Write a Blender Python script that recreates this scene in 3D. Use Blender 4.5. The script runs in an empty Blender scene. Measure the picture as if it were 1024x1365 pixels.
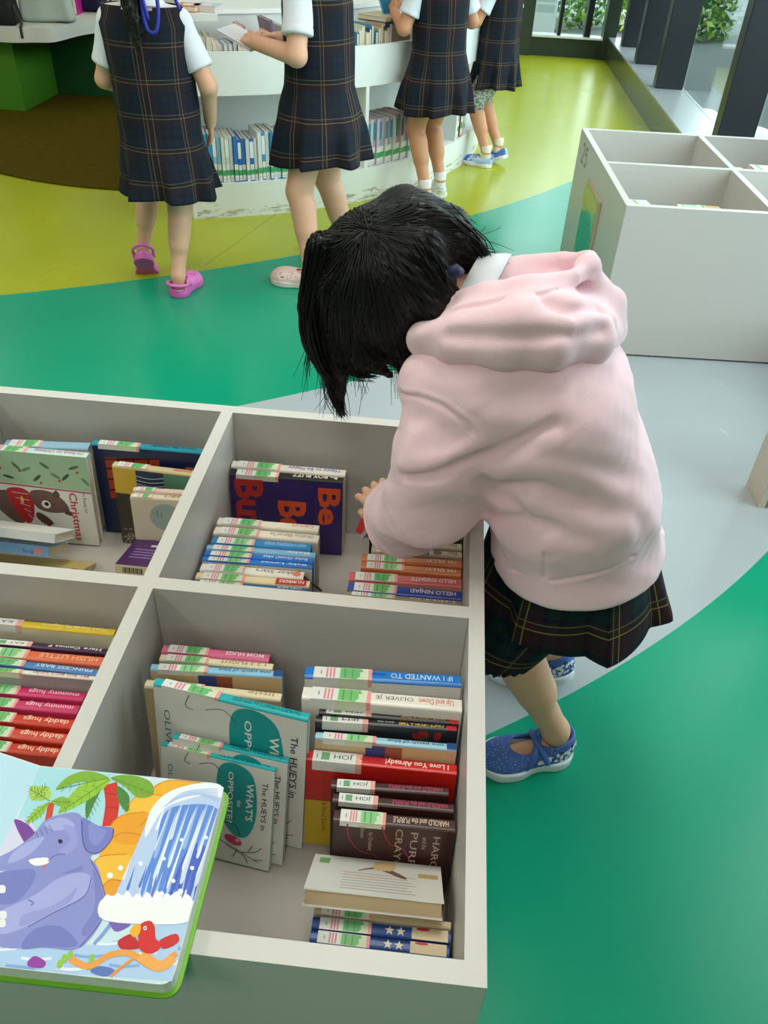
import bpy, bmesh, math, random
import numpy as np
from mathutils import Vector, Matrix
from mathutils.geometry import tessellate_polygon
random.seed(7); rng = np.random.default_rng(7)
SC = bpy.context.scene
COL = SC.collection
PI = math.pi

# ---------------------------------------------------------------- camera
FPX, YAW, PITCH, ROLL = 1080.0, -0.057681478, 0.6751595967, 0.0538547029
CAMH = 1.26
_f = np.array([math.sin(YAW)*math.cos(PITCH), math.cos(YAW)*math.cos(PITCH), -math.sin(PITCH)])
_r0 = np.array([math.cos(YAW), -math.sin(YAW), 0.0]); _u0 = np.cross(_r0, _f)
_r = math.cos(ROLL)*_r0 + math.sin(ROLL)*_u0
_u = -math.sin(ROLL)*_r0 + math.cos(ROLL)*_u0
_O = np.array([0, 0, CAMH])
def ray(px, py): return _f + ((px-512)/FPX)*_r + ((682.5-py)/FPX)*_u
def at_z(px, py, z):
    d = ray(px, py); return _O + d*(z-CAMH)/d[2]
def at_y(px, py, y):
    d = ray(px, py); return _O + d*y/d[1]
cam = bpy.data.cameras.new('camera'); cam_o = bpy.data.objects.new('camera', cam); COL.objects.link(cam_o)
M = Matrix(((_r[0], _u[0], -_f[0], 0), (_r[1], _u[1], -_f[1], 0), (_r[2], _u[2], -_f[2], CAMH), (0, 0, 0, 1)))
cam_o.matrix_world = M
cam.sensor_width = 36; cam.sensor_fit = 'AUTO'; cam.lens = FPX/1365*36; cam.clip_start = 0.02; cam.clip_end = 200
SC.camera = cam_o
SC.view_settings.view_transform = 'Standard'; SC.view_settings.look = 'None'
SC.view_settings.gamma = 1; SC.view_settings.use_curve_mapping = False

# ---------------------------------------------------------------- materials
def lin(c):
    c = [x/255 for x in c]
    return tuple(x/12.92 if x <= .04045 else ((x+.055)/1.055)**2.4 for x in c)
_mc = {}
def mat(name, rgb, rough=.5, spec=.5, vary=.06, scale=30, bump=0, bscale=200, sheen=0, metal=0, emit=0, coat=0):
    if name in _mc: return _mc[name]
    m = bpy.data.materials.new(name); m.use_nodes = True
    nt = m.node_tree; b = nt.nodes['Principled BSDF']
    c = lin(rgb)
    b.inputs['Roughness'].default_value = rough; b.inputs['Specular IOR Level'].default_value = spec
    b.inputs['Metallic'].default_value = metal
    b.inputs['Coat Weight'].default_value = coat
    if sheen: b.inputs['Sheen Weight'].default_value = sheen; b.inputs['Sheen Roughness'].default_value = .5
    tc = nt.nodes.new('ShaderNodeTexCoord')
    n = nt.nodes.new('ShaderNodeTexNoise'); n.inputs['Scale'].default_value = scale; n.inputs['Detail'].default_value = 3
    nt.links.new(tc.outputs['Object'], n.inputs['Vector'])
    r = nt.nodes.new('ShaderNodeMix'); r.data_type = 'RGBA'
    r.inputs[6].default_value = tuple(x*(1-vary) for x in c)+(1,); r.inputs[7].default_value = tuple(min(1, x*(1+vary)) for x in c)+(1,)
    nt.links.new(n.outputs['Fac'], r.inputs[0]); nt.links.new(r.outputs[2], b.inputs['Base Color'])
    if bump:
        n2 = nt.nodes.new('ShaderNodeTexNoise'); n2.inputs['Scale'].default_value = bscale; n2.inputs['Detail'].default_value = 2
        nt.links.new(tc.outputs['Object'], n2.inputs['Vector'])
        bp = nt.nodes.new('ShaderNodeBump'); bp.inputs['Strength'].default_value = bump; bp.inputs['Distance'].default_value = .002
        nt.links.new(n2.outputs['Fac'], bp.inputs['Height']); nt.links.new(bp.outputs['Normal'], b.inputs['Normal'])
    _mc[name] = m; return m
def ink(rgb): return mat('print_%d_%d_%d' % tuple(rgb), rgb, .4, .4, .03)

# ---------------------------------------------------------------- objects
def tag(o, label=None, cat=None, group=None, kind=None):
    if label: o['label'] = label
    if cat: o['category'] = cat
    if group: o['group'] = group
    if kind: o['kind'] = kind
    return o
def empty(name, loc=(0, 0, 0), rz=0, label=None, cat=None, group=None):
    o = bpy.data.objects.new(name, None); COL.objects.link(o); o.location = loc; o.rotation_euler = (0, 0, rz)
    o.empty_display_size = .05
    return tag(o, label, cat, group)
def meshobj(name, verts, faces, mats, parent=None, fm=None, smooth=False, uv=None):
    me = bpy.data.meshes.new(name)
    if isinstance(verts, np.ndarray) and isinstance(faces, np.ndarray):
        nf, k = faces.shape
        me.vertices.add(len(verts)); me.vertices.foreach_set('co', np.ascontiguousarray(verts, np.float32).ravel())
        me.loops.add(nf*k); me.loops.foreach_set('vertex_index', np.ascontiguousarray(faces, np.int32).ravel())
        me.polygons.add(nf); me.polygons.foreach_set('loop_start', np.arange(0, nf*k, k, dtype=np.int32))
        me.update(calc_edges=True)
    else:
        me.from_pydata([tuple(map(float, v)) for v in verts], [], [tuple(map(int, f)) for f in faces])
    if not isinstance(mats, (list, tuple)): mats = [mats]
    for m in mats: me.materials.append(m)
    if fm is not None: me.polygons.foreach_set('material_index', np.asarray(fm, np.int32))
    if smooth is True: me.polygons.foreach_set('use_smooth', np.ones(len(me.polygons), bool))
    elif smooth: me.set_sharp_from_angle(angle=smooth); me.polygons.foreach_set('use_smooth', np.ones(len(me.polygons), bool))
    if uv is not None:
        l = me.uv_layers.new(name='UVMap'); l.data.foreach_set('uv', np.ascontiguousarray(uv, np.float32).ravel())
    me.validate(); me.update()
    o = bpy.data.objects.new(name, me); COL.objects.link(o)
    if parent: o.parent = parent
    return o
class MB:
    """collects boxes, prisms, tubes and flat art, with a material slot per face"""
    def __init__(s): s.v = []; s.f = []; s.m = []; s.mats = []
    def mi(s, m):
        if m not in s.mats: s.mats.append(m)
        return s.mats.index(m)
    def add(s, v, f, m):
        o = len(s.v); s.v += [tuple(map(float, x)) for x in v]; i = s.mi(m)
        for q in f: s.f.append(tuple(o+k for k in q)); s.m.append(i)
    def box(s, a, b, m, tf=None, top=None):
        (x0, y0, z0), (x1, y1, z1) = a, b
        v = [(x0,y0,z0),(x1,y0,z0),(x1,y1,z0),(x0,y1,z0),(x0,y0,z1),(x1,y0,z1),(x1,y1,z1),(x0,y1,z1)]
        if tf: v = [tuple(tf @ Vector(q)) for q in v]
        s.add(v, [(0,3,2,1),(0,1,5,4),(1,2,6,5),(2,3,7,6),(3,0,4,7)], m); s.add(v, [(4,5,6,7)], top or m)
    def prism(s, poly, z0, z1, m, top=None):
        n = len(poly); A = sum(poly[i][0]*poly[(i+1) % n][1]-poly[(i+1) % n][0]*poly[i][1] for i in range(n))
        if A < 0: poly = poly[::-1]
        v = [(p[0], p[1], z0) for p in poly]+[(p[0], p[1], z1) for p in poly]
        s.add(v, [(i, (i+1) % n, n+(i+1) % n, n+i) for i in range(n)]+[tuple(range(n-1, -1, -1))], m)
        s.add(v, [tuple(range(n, 2*n))], top or m)
    def tube(s, pts, rad, m, n=8, flat=1.0):
        V, F = tube_geo(pts, rad, n); s.add(V, F, m)
    def build(s, name, parent=None, smooth=False, bevel=0):
        o = meshobj(name, s.v, s.f, s.mats, parent, s.m, smooth)
        if bevel:
            b = o.modifiers.new('bevel', 'BEVEL'); b.width = bevel; b.segments = 2; b.limit_method = 'ANGLE'
        return o
def tube_geo(pts, rad, n=8):
    pts = np.asarray(pts, float); k = len(pts)
    rad = np.full(k, rad) if np.isscalar(rad) else np.asarray(rad, float)
    T = np.gradient(pts, axis=0); T /= np.linalg.norm(T, axis=1)[:, None]+1e-9
    up = np.array([0, 0, 1.]) if abs(T[0, 2]) < .9 else np.array([1., 0, 0])
    N = np.cross(T[0], up); N /= np.linalg.norm(N)
    V = []
    for i in range(k):
        N = N-T[i]*(N@T[i]); N /= np.linalg.norm(N)+1e-9; B = np.cross(T[i], N)
        for j in range(n):
            a = 2*PI*j/n; V.append(pts[i]+rad[i]*(math.cos(a)*N+math.sin(a)*B))
    F = [(i*n+j, i*n+(j+1) % n, (i+1)*n+(j+1) % n, (i+1)*n+j) for i in range(k-1) for j in range(n)]
    F += [tuple(range(n-1, -1, -1)), tuple(range((k-1)*n, k*n))]
    return V, F
def spline(pts, n, closed=False):
    """Catmull-Rom through pts"""
    P = np.asarray(pts, float); k = len(P)
    seg = k if closed else k-1; out = []
    for s in range(seg):
        if closed: p = [P[(s+i-1) % k] for i in range(4)]
        else: p = [P[max(0, min(k-1, s+i-1))] for i in range(4)]
        for t in np.linspace(0, 1, n, endpoint=False):
            out.append(.5*((2*p[1])+(-p[0]+p[2])*t+(2*p[0]-5*p[1]+4*p[2]-p[3])*t*t+(-p[0]+3*p[1]-3*p[2]+p[3])*t**3))
    if not closed: out.append(P[-1])
    return np.array(out)
def loft(rows, nu, nv, closed_u=False):
    """smooth grid through control rows (each the same number of points) -> verts (nr,nc,3)"""
    R1 = np.array([spline(r, nu, closed_u) for r in rows])
    return np.array([spline(R1[:, j], nv) for j in range(R1.shape[1])]).transpose(1, 0, 2)
def grid_faces(nr, nc, closed=False):
    return np.array([(i*nc+j, i*nc+(j+1) % nc, (i+1)*nc+(j+1) % nc, (i+1)*nc+j) for i in range(nr-1) for j in range(nc if closed else nc-1)])

# ---------------------------------------------------------------- lettering and flat prints
_tc = {}
def text_geo(txt, bold=0):
    k = (txt, bold)
    if k in _tc: return _tc[k]
    c = bpy.data.curves.new('t', 'FONT'); c.body = txt; c.size = 1; c.resolution_u = 2; c.fill_mode = 'FRONT'; c.offset = bold
    o = bpy.data.objects.new('t', c); COL.objects.link(o)
    dg = bpy.context.evaluated_depsgraph_get(); me = bpy.data.meshes.new_from_object(o.evaluated_get(dg))
    v = [(p.co.x, p.co.y) for p in me.vertices]; f = [tuple(p.vertices) for p in me.polygons]
    bpy.data.objects.remove(o); bpy.data.curves.remove(c); bpy.data.meshes.remove(me)
    _tc[k] = (np.array(v) if v else np.zeros((0, 2)), f); return _tc[k]
class Frame:
    """a flat printed face: origin, x and y axes (unit), normal; layers sit 0.15 mm apart"""
    def __init__(s, o, ux, uy):
        s.o = np.array(o, float); s.x = np.array(ux, float); s.y = np.array(uy, float); s.n = np.cross(s.x, s.y)
    def p(s, u, v, l=1): return s.o+s.x*u+s.y*v+s.n*(.00005*l)
_lay = [0]
def art_poly(mb, fr, poly, m, layer=1):
    _lay[0] = (_lay[0]+1) % 14; layer = layer+.06*_lay[0]
    t = tessellate_polygon([[Vector((p[0], p[1], 0)) for p in poly]])
    V = [fr.p(p[0], p[1], layer) for p in poly]; F = []
    for a, b, c in t:
        A = (poly[b][0]-poly[a][0])*(poly[c][1]-poly[a][1])-(poly[c][0]-poly[a][0])*(poly[b][1]-poly[a][1])
        F.append((a, b, c) if A > 0 else (a, c, b))
    mb.add(V, F, m)
def art_rect(mb, fr, u0, v0, u1, v1, m, layer=1): art_poly(mb, fr, [(u0, v0), (u1, v0), (u1, v1), (u0, v1)], m, layer)
def art_blob(mb, fr, pts, m, layer=1, n=5): art_poly(mb, fr, [tuple(q) for q in spline(pts, n, True)], m, layer)
def art_ell(mb, fr, cx, cy, a, b, m, layer=1, n=14, rot=0):
    art_poly(mb, fr, [(cx+a*math.cos(t)*math.cos(rot)-b*math.sin(t)*math.sin(rot), cy+a*math.cos(t)*math.sin(rot)+b*math.sin(t)*math.cos(rot)) for t in [2*PI*i/n for i in range(n)]], m, layer)
def art_line(mb, fr, pts, w, m, layer=1, n=4):
    q = spline(pts, n) if len(pts) > 2 else np.array(pts, float)
    T = np.gradient(q, axis=0); T /= np.linalg.norm(T, axis=1)[:, None]+1e-9; N = np.c_[-T[:, 1], T[:, 0]]*(w/2)
    _lay[0] = (_lay[0]+1) % 14; ly = layer+.06*_lay[0]; k = len(q)
    mb.add([fr.p(*(q[i]-N[i]), ly) for i in range(k)]+[fr.p(*(q[i]+N[i]), ly) for i in range(k)], [(i, i+1, k+i+1, k+i) for i in range(k-1)], m)
def art_text(mb, fr, txt, u, v, size, rot, m, layer=2, width=None, bold=0, align='l'):
    """text from (u,v); rot in radians in the face plane; width squeezes the line to that length"""
    V, F = text_geo(txt, bold)
    if not len(V): return
    w = V[:, 0].max(); sx = size if width is None else width/w
    off = {'l': 0, 'c': -w*sx/2, 'r': -w*sx}[align]
    c, s_ = math.cos(rot), math.sin(rot)
    _lay[0] = (_lay[0]+1) % 14; layer = layer+.06*_lay[0]
    P = [fr.p(u+(x*sx+off)*c-y*size*s_, v+(x*sx+off)*s_+y*size*c, layer) for x, y in V]
    mb.add(P, F, m)

# ---------------------------------------------------------------- implicit surfaces (for bodies, cloth, hair)
f4 = np.float32
def cap(p, a, b, ra, rb=None):
    rb = ra if rb is None else rb
    a = np.asarray(a, f4); b = np.asarray(b, f4); pa = p-a; ba = b-a
    t = np.clip(pa@ba/f4(ba@ba+1e-12), 0, 1)
    return np.linalg.norm(pa-t[:, None]*ba, axis=1)-(ra+(rb-ra)*t)
def ell(p, c, r, R=None):
    q = p-np.asarray(c, f4)
    if R is not None: q = q@np.asarray(R, f4)       # columns of R: the axes
    r = np.asarray(r, f4); k0 = np.linalg.norm(q/r, axis=1); k1 = np.linalg.norm(q/(r*r), axis=1)
    return k0*(k0-1)/np.maximum(k1, 1e-5)
def smin(a, b, k):
    h = np.clip(.5+.5*(b-a)/k, 0, 1); return b+(a-b)*h-k*h*(1-h)
def smax(a, b, k): return -smin(-a, -b, k)
def chain(p, pts, rs, k=0):
    d = None
    for i in range(len(pts)-1):
        e = cap(p, pts[i], pts[i+1], rs[i], rs[i+1])
        d = e if d is None else (smin(d, e, k) if k else np.minimum(d, e))
    return d
def plane(p, c, n):
    n = np.asarray(n, f4); n = n/np.linalg.norm(n); return (p-np.asarray(c, f4))@n
def ridge(p, pts, w, amp):
    """a soft fold along a polyline (amp > 0 bulges out)"""
    d = chain(p, pts, [0]*len(pts)); return -amp*np.exp(-(d/w)**2)
def sdf_mesh(fn, lo, hi, h, B=8):
    lo = np.asarray(lo, float); nb = np.ceil((np.asarray(hi, float)-lo)/(h*B)).astype(int)+1; n = nb*B
    g = np.stack(np.meshgrid(*[np.arange(k) for k in nb], indexing='ij'), -1).reshape(-1, 3)
    dc = fn((lo+(g*B+(B-1)/2)*h).astype(f4))
    act = np.abs(dc) < h*B*.5*1.75*1.5+2*h
    sgn = np.where(dc < 0, -1, 1).astype(f4).reshape(nb)
    vals = np.repeat(np.repeat(np.repeat(sgn, B, 0), B, 1), B, 2)
    loc = np.stack(np.meshgrid(*[np.arange(B)]*3, indexing='ij'), -1).reshape(-1, 3)
    ga = g[act]
    for s in range(0, len(ga), 1500):
        I = (ga[s:s+1500, None, :]*B+loc[None]).reshape(-1, 3)
        vals[I[:, 0], I[:, 1], I[:, 2]] = fn((lo+I*h).astype(f4))
    ins = vals < 0
    cnt = np.zeros(tuple(n-1), np.uint8)
    for dx in (0, 1):
        for dy in (0, 1):
            for dz in (0, 1): cnt += ins[dx:n[0]-1+dx, dy:n[1]-1+dy, dz:n[2]-1+dz]
    C = np.argwhere((cnt > 0) & (cnt < 8))
    ids = np.full(tuple(n-1), -1, np.int32); ids[C[:, 0], C[:, 1], C[:, 2]] = np.arange(len(C))
    acc = np.zeros((len(C), 3)); num = np.zeros(len(C))
    for ax in range(3):
        o1, o2 = [a for a in range(3) if a != ax]
        for a in (0, 1):
            for b in (0, 1):
                p0 = C.copy(); p0[:, o1] += a; p0[:, o2] += b; p1 = p0.copy(); p1[:, ax] += 1
                v0 = vals[tuple(p0.T)].astype(float); v1 = vals[tuple(p1.T)].astype(float); m = (v0 < 0) != (v1 < 0)
                t = np.where(m, v0/(v0-v1+1e-12), 0); q = p0.astype(float); q[:, ax] += t
                acc[m] += q[m]; num[m] += 1
    V = lo+acc/num[:, None]*h
    faces = []
    for ax in range(3):
        o1, o2 = [(1, 2), (2, 0), (0, 1)][ax]
        sl0 = [slice(None)]*3; sl1 = [slice(None)]*3; sl0[ax] = slice(0, -1); sl1[ax] = slice(1, None)
        E = np.argwhere(ins[tuple(sl0)] != ins[tuple(sl1)])
        E = E[(E[:, o1] > 0) & (E[:, o2] > 0) & (E[:, o1] < n[o1]-1) & (E[:, o2] < n[o2]-1)]
        def cid(d1, d2):
            q = E.copy(); q[:, o1] -= d1; q[:, o2] -= d2; return ids[tuple(q.T)]
        Q = np.stack([cid(1, 1), cid(0, 1), cid(0, 0), cid(1, 0)], 1)
        flip = ~ins[tuple(E.T)]; Q[flip] = Q[flip][:, ::-1]; faces.append(Q)
    F = np.concatenate(faces); F = F[(F >= 0).all(1)]
    for _ in range(2):
        e = f4(h*.4); p = V.astype(f4); d = fn(p)
        G = np.stack([fn(p+np.eye(3, dtype=f4)[i]*e)-fn(p-np.eye(3, dtype=f4)[i]*e) for i in range(3)], 1)/(2*e)
        st = (d/np.maximum((G*G).sum(1), .1))[:, None]*G
        ln = np.linalg.norm(st, axis=1); st *= np.minimum(1, .7*h/np.maximum(ln, 1e-9))[:, None]
        V = V-st
    return V, F
def face_centres(V, F): return V[F].mean(1)
def fbm(p, s, seed=0):
    """cheap smooth pseudo-noise from sines, about -1..1"""
    r = np.random.default_rng(seed); o = np.zeros(len(p), f4)
    for i in range(6):
        w = r.normal(size=3); w /= np.linalg.norm(w); o += np.sin((p@(w*s*(1+.35*i)).astype(f4))+f4(r.uniform(0, 6)))/6
    return o
# ================================================================ the room
LAM = mat('white_laminate', (198, 195, 189), .38, .4, .02, 8)
LAM_EDGE = mat('edge_banding', (208, 204, 197), .4, .4, .02, 40)
WHITE = mat('white_lacquer', (236, 236, 232), .35, .5, .02, 6)
DARKM = mat('dark_metal', (24, 29, 34), .34, .35, .05, 10)
DARKG = mat('dark_green_metal', (48, 60, 52), .3, .5, .05, 10)
BLACK = mat('black_plastic', (22, 22, 24), .5)
def struct(o): o['kind'] = 'structure'; return o

def floor_material():
    m = bpy.data.materials.new('vinyl_floor'); m.use_nodes = True; nt = m.node_tree; b = nt.nodes['Principled BSDF']
    L = nt.links.new
    def N(t, **k):
        n = nt.nodes.new(t)
        for a, v in k.items(): setattr(n, a, v)
        return n
    geo = N('ShaderNodeTexCoord'); sep = N('ShaderNodeSeparateXYZ'); L(geo.outputs['Object'], sep.inputs[0])
    def inside(cx, cy, r):
        v = N('ShaderNodeCombineXYZ'); L(sep.outputs[0], v.inputs[0]); L(sep.outputs[1], v.inputs[1])
        d = N('ShaderNodeVectorMath', operation='DISTANCE'); L(v.outputs[0], d.inputs[0]); d.inputs[1].default_value = (cx, cy, 0)
        c = N('ShaderNodeMath', operation='LESS_THAN'); L(d.outputs['Value'], c.inputs[0]); c.inputs[1].default_value = r
        return c.outputs[0]
    nz = N('ShaderNodeTexNoise'); nz.inputs['Scale'].default_value = 3.0; nz.inputs['Detail'].default_value = 2; L(geo.outputs['Object'], nz.inputs['Vector'])
    nf = N('ShaderNodeTexNoise'); nf.inputs['Scale'].default_value = 260.0; nf.inputs['Detail'].default_value = 2; L(geo.outputs['Object'], nf.inputs['Vector'])
    def mix(f, a, c):
        x = N('ShaderNodeMix', data_type='RGBA'); 
        if hasattr(f, 'is_linked'): L(f, x.inputs[0])
        else: x.inputs[0].default_value = f
        for i, q in ((6, a), (7, c)):
            if isinstance(q, tuple): x.inputs[i].default_value = lin(q)+(1,)
            else: L(q, x.inputs[i])
        return x.outputs[2]
    grey = (166, 173, 176); green = (0, 148, 112); lime = (164, 170, 26)
    col = mix(inside(-1.532, 3.505, 3.0747), green, grey)
    col = mix(inside(-3.84, 7.50, 6.40), col, green)
    col = mix(inside(-3.84, 7.50, 5.40), col, lime)
    # weld seam in the lime sheet
    dt = N('ShaderNodeVectorMath', operation='DOT_PRODUCT'); L(geo.outputs['Object'], dt.inputs[0])
    a, c = at_z(266, 359, 0), at_z(338, 307, 0); n = np.array([-(c-a)[1], (c-a)[0], 0]); n /= np.linalg.norm(n)
    dt.inputs[1].default_value = tuple(n)
    sb = N('ShaderNodeMath', operation='SUBTRACT'); L(dt.outputs['Value'], sb.inputs[0]); sb.inputs[1].default_value = float(a@n)
    ab = N('ShaderNodeMath', operation='ABSOLUTE'); L(sb.outputs[0], ab.inputs[0])
    lt = N('ShaderNodeMath', operation='LESS_THAN'); L(ab.outputs[0], lt.inputs[0]); lt.inputs[1].default_value = .0025
    gy = N('ShaderNodeMath', operation='GREATER_THAN'); L(sep.outputs[1], gy.inputs[0]); gy.inputs[1].default_value = 3.0
    mm = N('ShaderNodeMath', operation='MULTIPLY'); L(lt.outputs[0], mm.inputs[0]); L(gy.outputs[0], mm.inputs[1])
    m2 = N('ShaderNodeMath', operation='MULTIPLY'); L(mm.outputs[0], m2.inputs[0]); m2.inputs[1].default_value = .45
    col = mix(m2.outputs[0], col, (80, 90, 20))
    hs = N('ShaderNodeHueSaturation'); L(col, hs.inputs['Color'])
    mr = N('ShaderNodeMapRange'); L(nz.outputs['Fac'], mr.inputs[0]); mr.inputs[3].default_value = .93; mr.inputs[4].default_value = 1.07
    L(mr.outputs[0], hs.inputs['Value'])
    L(hs.outputs[0], b.inputs['Base Color'])
    rr = N('ShaderNodeMapRange'); L(nz.outputs['Fac'], rr.inputs[0]); rr.inputs[3].default_value = .22; rr.inputs[4].default_value = .30
    L(rr.outputs[0], b.inputs['Roughness']); b.inputs['Specular IOR Level'].default_value = .36
    bp = N('ShaderNodeBump'); bp.inputs['Strength'].default_value = .06; bp.inputs['Distance'].default_value = .001
    L(nf.outputs['Fac'], bp.inputs['Height']); L(bp.outputs[0], b.inputs['Normal'])
    return m
FLOORM = floor_material()
mb = MB(); mb.box((-7, -4, -.05), (1.50, 8.30, 0), FLOORM); struct(mb.build('floor'))
WALLM = mat('wall_paint', (205, 205, 200), .7, .3, .02, 3)
CEILM = mat('ceiling_paint', (215, 216, 214), .8, .2, .02, 3)
mb = MB(); mb.box((-7, -4, 3.0), (1.6, 8.3, 3.1), CEILM); struct(mb.build('ceiling'))
mb = MB(); mb.box((-7.1, -4, 0), (-7, 8.3, 3), WALLM); struct(mb.build('wall_left'))
DIMW = mat('dim_bounce_wall', (150, 142, 132), .7, .3, .08, 5)  # invented dark tone for unseen walls, cuts bounced light
mb = MB(); mb.box((-7, -4.1, 0), (1.6, -4, 3), DIMW); struct(mb.build('wall_front'))

# back wall with its window
wb = empty('wall_back', (0, 8.12, 0)); struct(wb)
def bx(name, parent, a, b, m, bevel=0, top=None):
    q = MB(); q.box(a, b, m, top=top); return q.build(name, parent, bevel=bevel)
bx('panel', wb, (.30, 0, 0), (1.60, .12, .145), DARKG)
bx('sill', wb, (.55, -.025, .145), (1.20, .12, .16), mat('pale_sill', (225, 230, 228), .3))
bx('column', wb, (.47, -.03, 0), (.585, .12, 3), DARKG)
bx('corner_post', wb, (1.19, -.03, .0), (1.30, .12, 3), DARKG)
bx('panel', wb, (.30, -.02, .145), (.47, .12, .375), DARKG)
bx('solid_wall', wb, (-7, 0, 0), (.30, .12, 3), WALLM)
for x, w in ((.80, .03), (1.03, .05)): bx('mullion', wb, (x, 0, .16), (x+w, .1, 3), DARKM)
def glass_material():
    m = bpy.data.materials.new('window_glass'); m.use_nodes = True; nt = m.node_tree; nt.nodes.clear()
    out = nt.nodes.new('ShaderNodeOutputMaterial'); mx = nt.nodes.new('ShaderNodeMixShader')
    tr = nt.nodes.new('ShaderNodeBsdfTransparent'); tr.inputs[0].default_value = (.86, .93, .92, 1)
    gl = nt.nodes.new('ShaderNodeBsdfGlossy'); gl.inputs['Roughness'].default_value = .02
    lw = nt.nodes.new('ShaderNodeLayerWeight'); lw.inputs[0].default_value = .5
    pw = nt.nodes.new('ShaderNodeMath'); pw.operation = 'POWER'; pw.inputs[1].default_value = 5; nt.links.new(lw.outputs['Facing'], pw.inputs[0])
    fr = nt.nodes.new('ShaderNodeMapRange'); fr.inputs[3].default_value = .05; fr.inputs[4].default_value = .9; nt.links.new(pw.outputs[0], fr.inputs[0])
    nt.links.new(fr.outputs[0], mx.inputs[0]); nt.links.new(tr.outputs[0], mx.inputs[1]); nt.links.new(gl.outputs[0], mx.inputs[2])
    nt.links.new(mx.outputs[0], out.inputs[0]); return m
GLASS = glass_material()
q = MB(); q.box((.585, 8.20, .16), (1.19, 8.206, 3), GLASS); struct(q.build('window_1'))
q = MB(); q.box((.30, 8.20, .375), (.47, 8.206, 3), GLASS); struct(q.build('window_2'))

# right wall: low kerb, sill, deep fins and glass
wr = empty('wall_right', (1.235, 0, 0)); struct(wr)
bx('kerb', wr, (0, -4, 0), (.06, 8.12, .165), mat('dark_kerb', (66, 74, 62), .22, .6, .04, 6))
bx('sill', wr, (.0, -4, .165), (.25, 8.12, .175), mat('grey_sill', (150, 155, 158), .25, .5, .03, 6))
bx('daylight_block', wr, (.02, -4, .175), (.25, 0.9, 2.7), DIMW)  # unseen infill added to keep window light off the camera side
bx('header', wr, (0, -4, 2.7), (.3, 8.12, 3.0), DARKM)
FINS = [7.64, 6.90, 6.05, 4.40, 3.1, 2.0, .9]
for y in FINS: bx('mullion', wr, (.05, y, .175), (.23, y+.10, 2.7), DARKM, .004)
for i, y in enumerate(FINS):
    y1 = FINS[i-1] if i else 8.12
    q = MB(); q.box((1.465, y+.10, .175), (1.471, y1, 2.7), GLASS); struct(q.build('window_%d' % (i+3)))

# outside
GR = mat('outdoor_paving', (96, 102, 100), .9, .2, .1, 2)
q = MB(); q.box((1.6, -4, -.06), (9, 20, -.02), GR); q.box((-7, 8.32, -.06), (1.6, 20, -.02), GR); struct(q.build('ground'))
LF = [mat('leaf_a', (92, 140, 50), .5, .4, .25, 20), mat('leaf_b', (140, 170, 70), .5, .4, .25, 20), mat('leaf_c', (52, 100, 42), .5, .4, .25, 20)]
def bush(name, c, r, n, label, sz=.07):
    root = empty(name, (c[0], c[1], -.02), 0, label, 'bush', 'bushes outside the windows')
    d = rng.normal(size=(n, 3)); d /= np.linalg.norm(d, axis=1)[:, None]; d[:, 2] = np.abs(d[:, 2])*1.0
    rr = (rng.uniform(.35, 1, n)**.5)[:, None]; P = d*rr*np.array(r)
    a = rng.normal(size=(n, 3)); a /= np.linalg.norm(a, axis=1)[:, None]; b = np.cross(a, rng.normal(size=(n, 3))); b /= np.linalg.norm(b, axis=1)[:, None]
    s = rng.uniform(.6, 1.2, n)[:, None]*sz
    V = np.stack([P-a*s, P+b*s*.45, P+a*s, P-b*s*.45], 1).reshape(-1, 3); F = np.arange(4*n).reshape(n, 4)
    meshobj('foliage', V, F, LF, root, rng.integers(0, 3, n))
    q = MB()
    for k in range(5): q.tube([(0, 0, 0), (.3*r[0]*math.cos(k*1.3), .3*r[1]*math.sin(k*1.3), r[2]*.7)], [.025, .01], mat('bark', (80, 65, 45), .9), 6)
    q.build('stems', root)
for i, (x, y, s, l) in enumerate([(.75, 10.2, (.75, .6, 1.9), 'leafy green bush behind the back window'), (2.15, 10.0, (.6, .6, 2.1), 'leafy bush at the corner outside the back window'),
        (3.3, 8.2, (.9, .9, 1.9), 'tall leafy bush beyond the far right window pane'), (3.6, 6.3, (.8, .9, 1.7), 'green bush beyond the wide right window pane'), (4.2, 10.2, (1, 1, 2.3), 'big leafy bush far outside the right windows'),
        (3.9, 4.4, (.8, .9, 1.6), 'green bush outside the window behind the numbered bin')]):
    bush('bush', (x, y), s, 4200, l, .05)
ROCK = mat('pale_stone', (205, 205, 198), .8, .3, .12, 12)
for i, c in enumerate([(1.62, 5.92), (1.83, 5.78), (1.61, 5.66), (1.84, 5.50), (1.62, 5.40), (1.83, 5.22), (1.62, 5.14), (2.05, 5.62), (2.04, 5.36)]):
    V, F = sdf_mesh(lambda p: ell(p, (0, 0, .05), (.10, .08, .07))+.012*fbm(p, 30, i), (-.14, -.12, -.05), (.14, .12, .16), .012)
    o = meshobj('rock', V, F, ROCK, None, None, True); o.location = (c[0], c[1], -.02); o.rotation_euler.z = i*1.1
    tag(o, 'pale rounded stone on the gravel just outside the right window', 'stone', 'pale stones outside the right window')
# garden sign behind the back window
sg = empty('garden_sign', (.70, 9.0, -.02), 0, 'tall pale notice board with vertical lettering outside the back window', 'sign')
SGM = mat('sign_board', (205, 212, 212), .5)
bx('board', sg, (-.14, 0, .05), (.155, .03, 1.5), SGM, .004)
q = MB(); fr = Frame((-.14, 0, 0), (1, 0, 0), (0, 0, 1))
art_text(q, fr, 'COURTYARD', .055, .25, .06, PI/2, ink((95, 105, 105)), 2, .75)
for k in range(9): art_rect(q, fr, .10, .24+k*.085, .27, .305+k*.085, ink((172, 182, 178)), 1)
q.build('lettering', sg)

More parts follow.
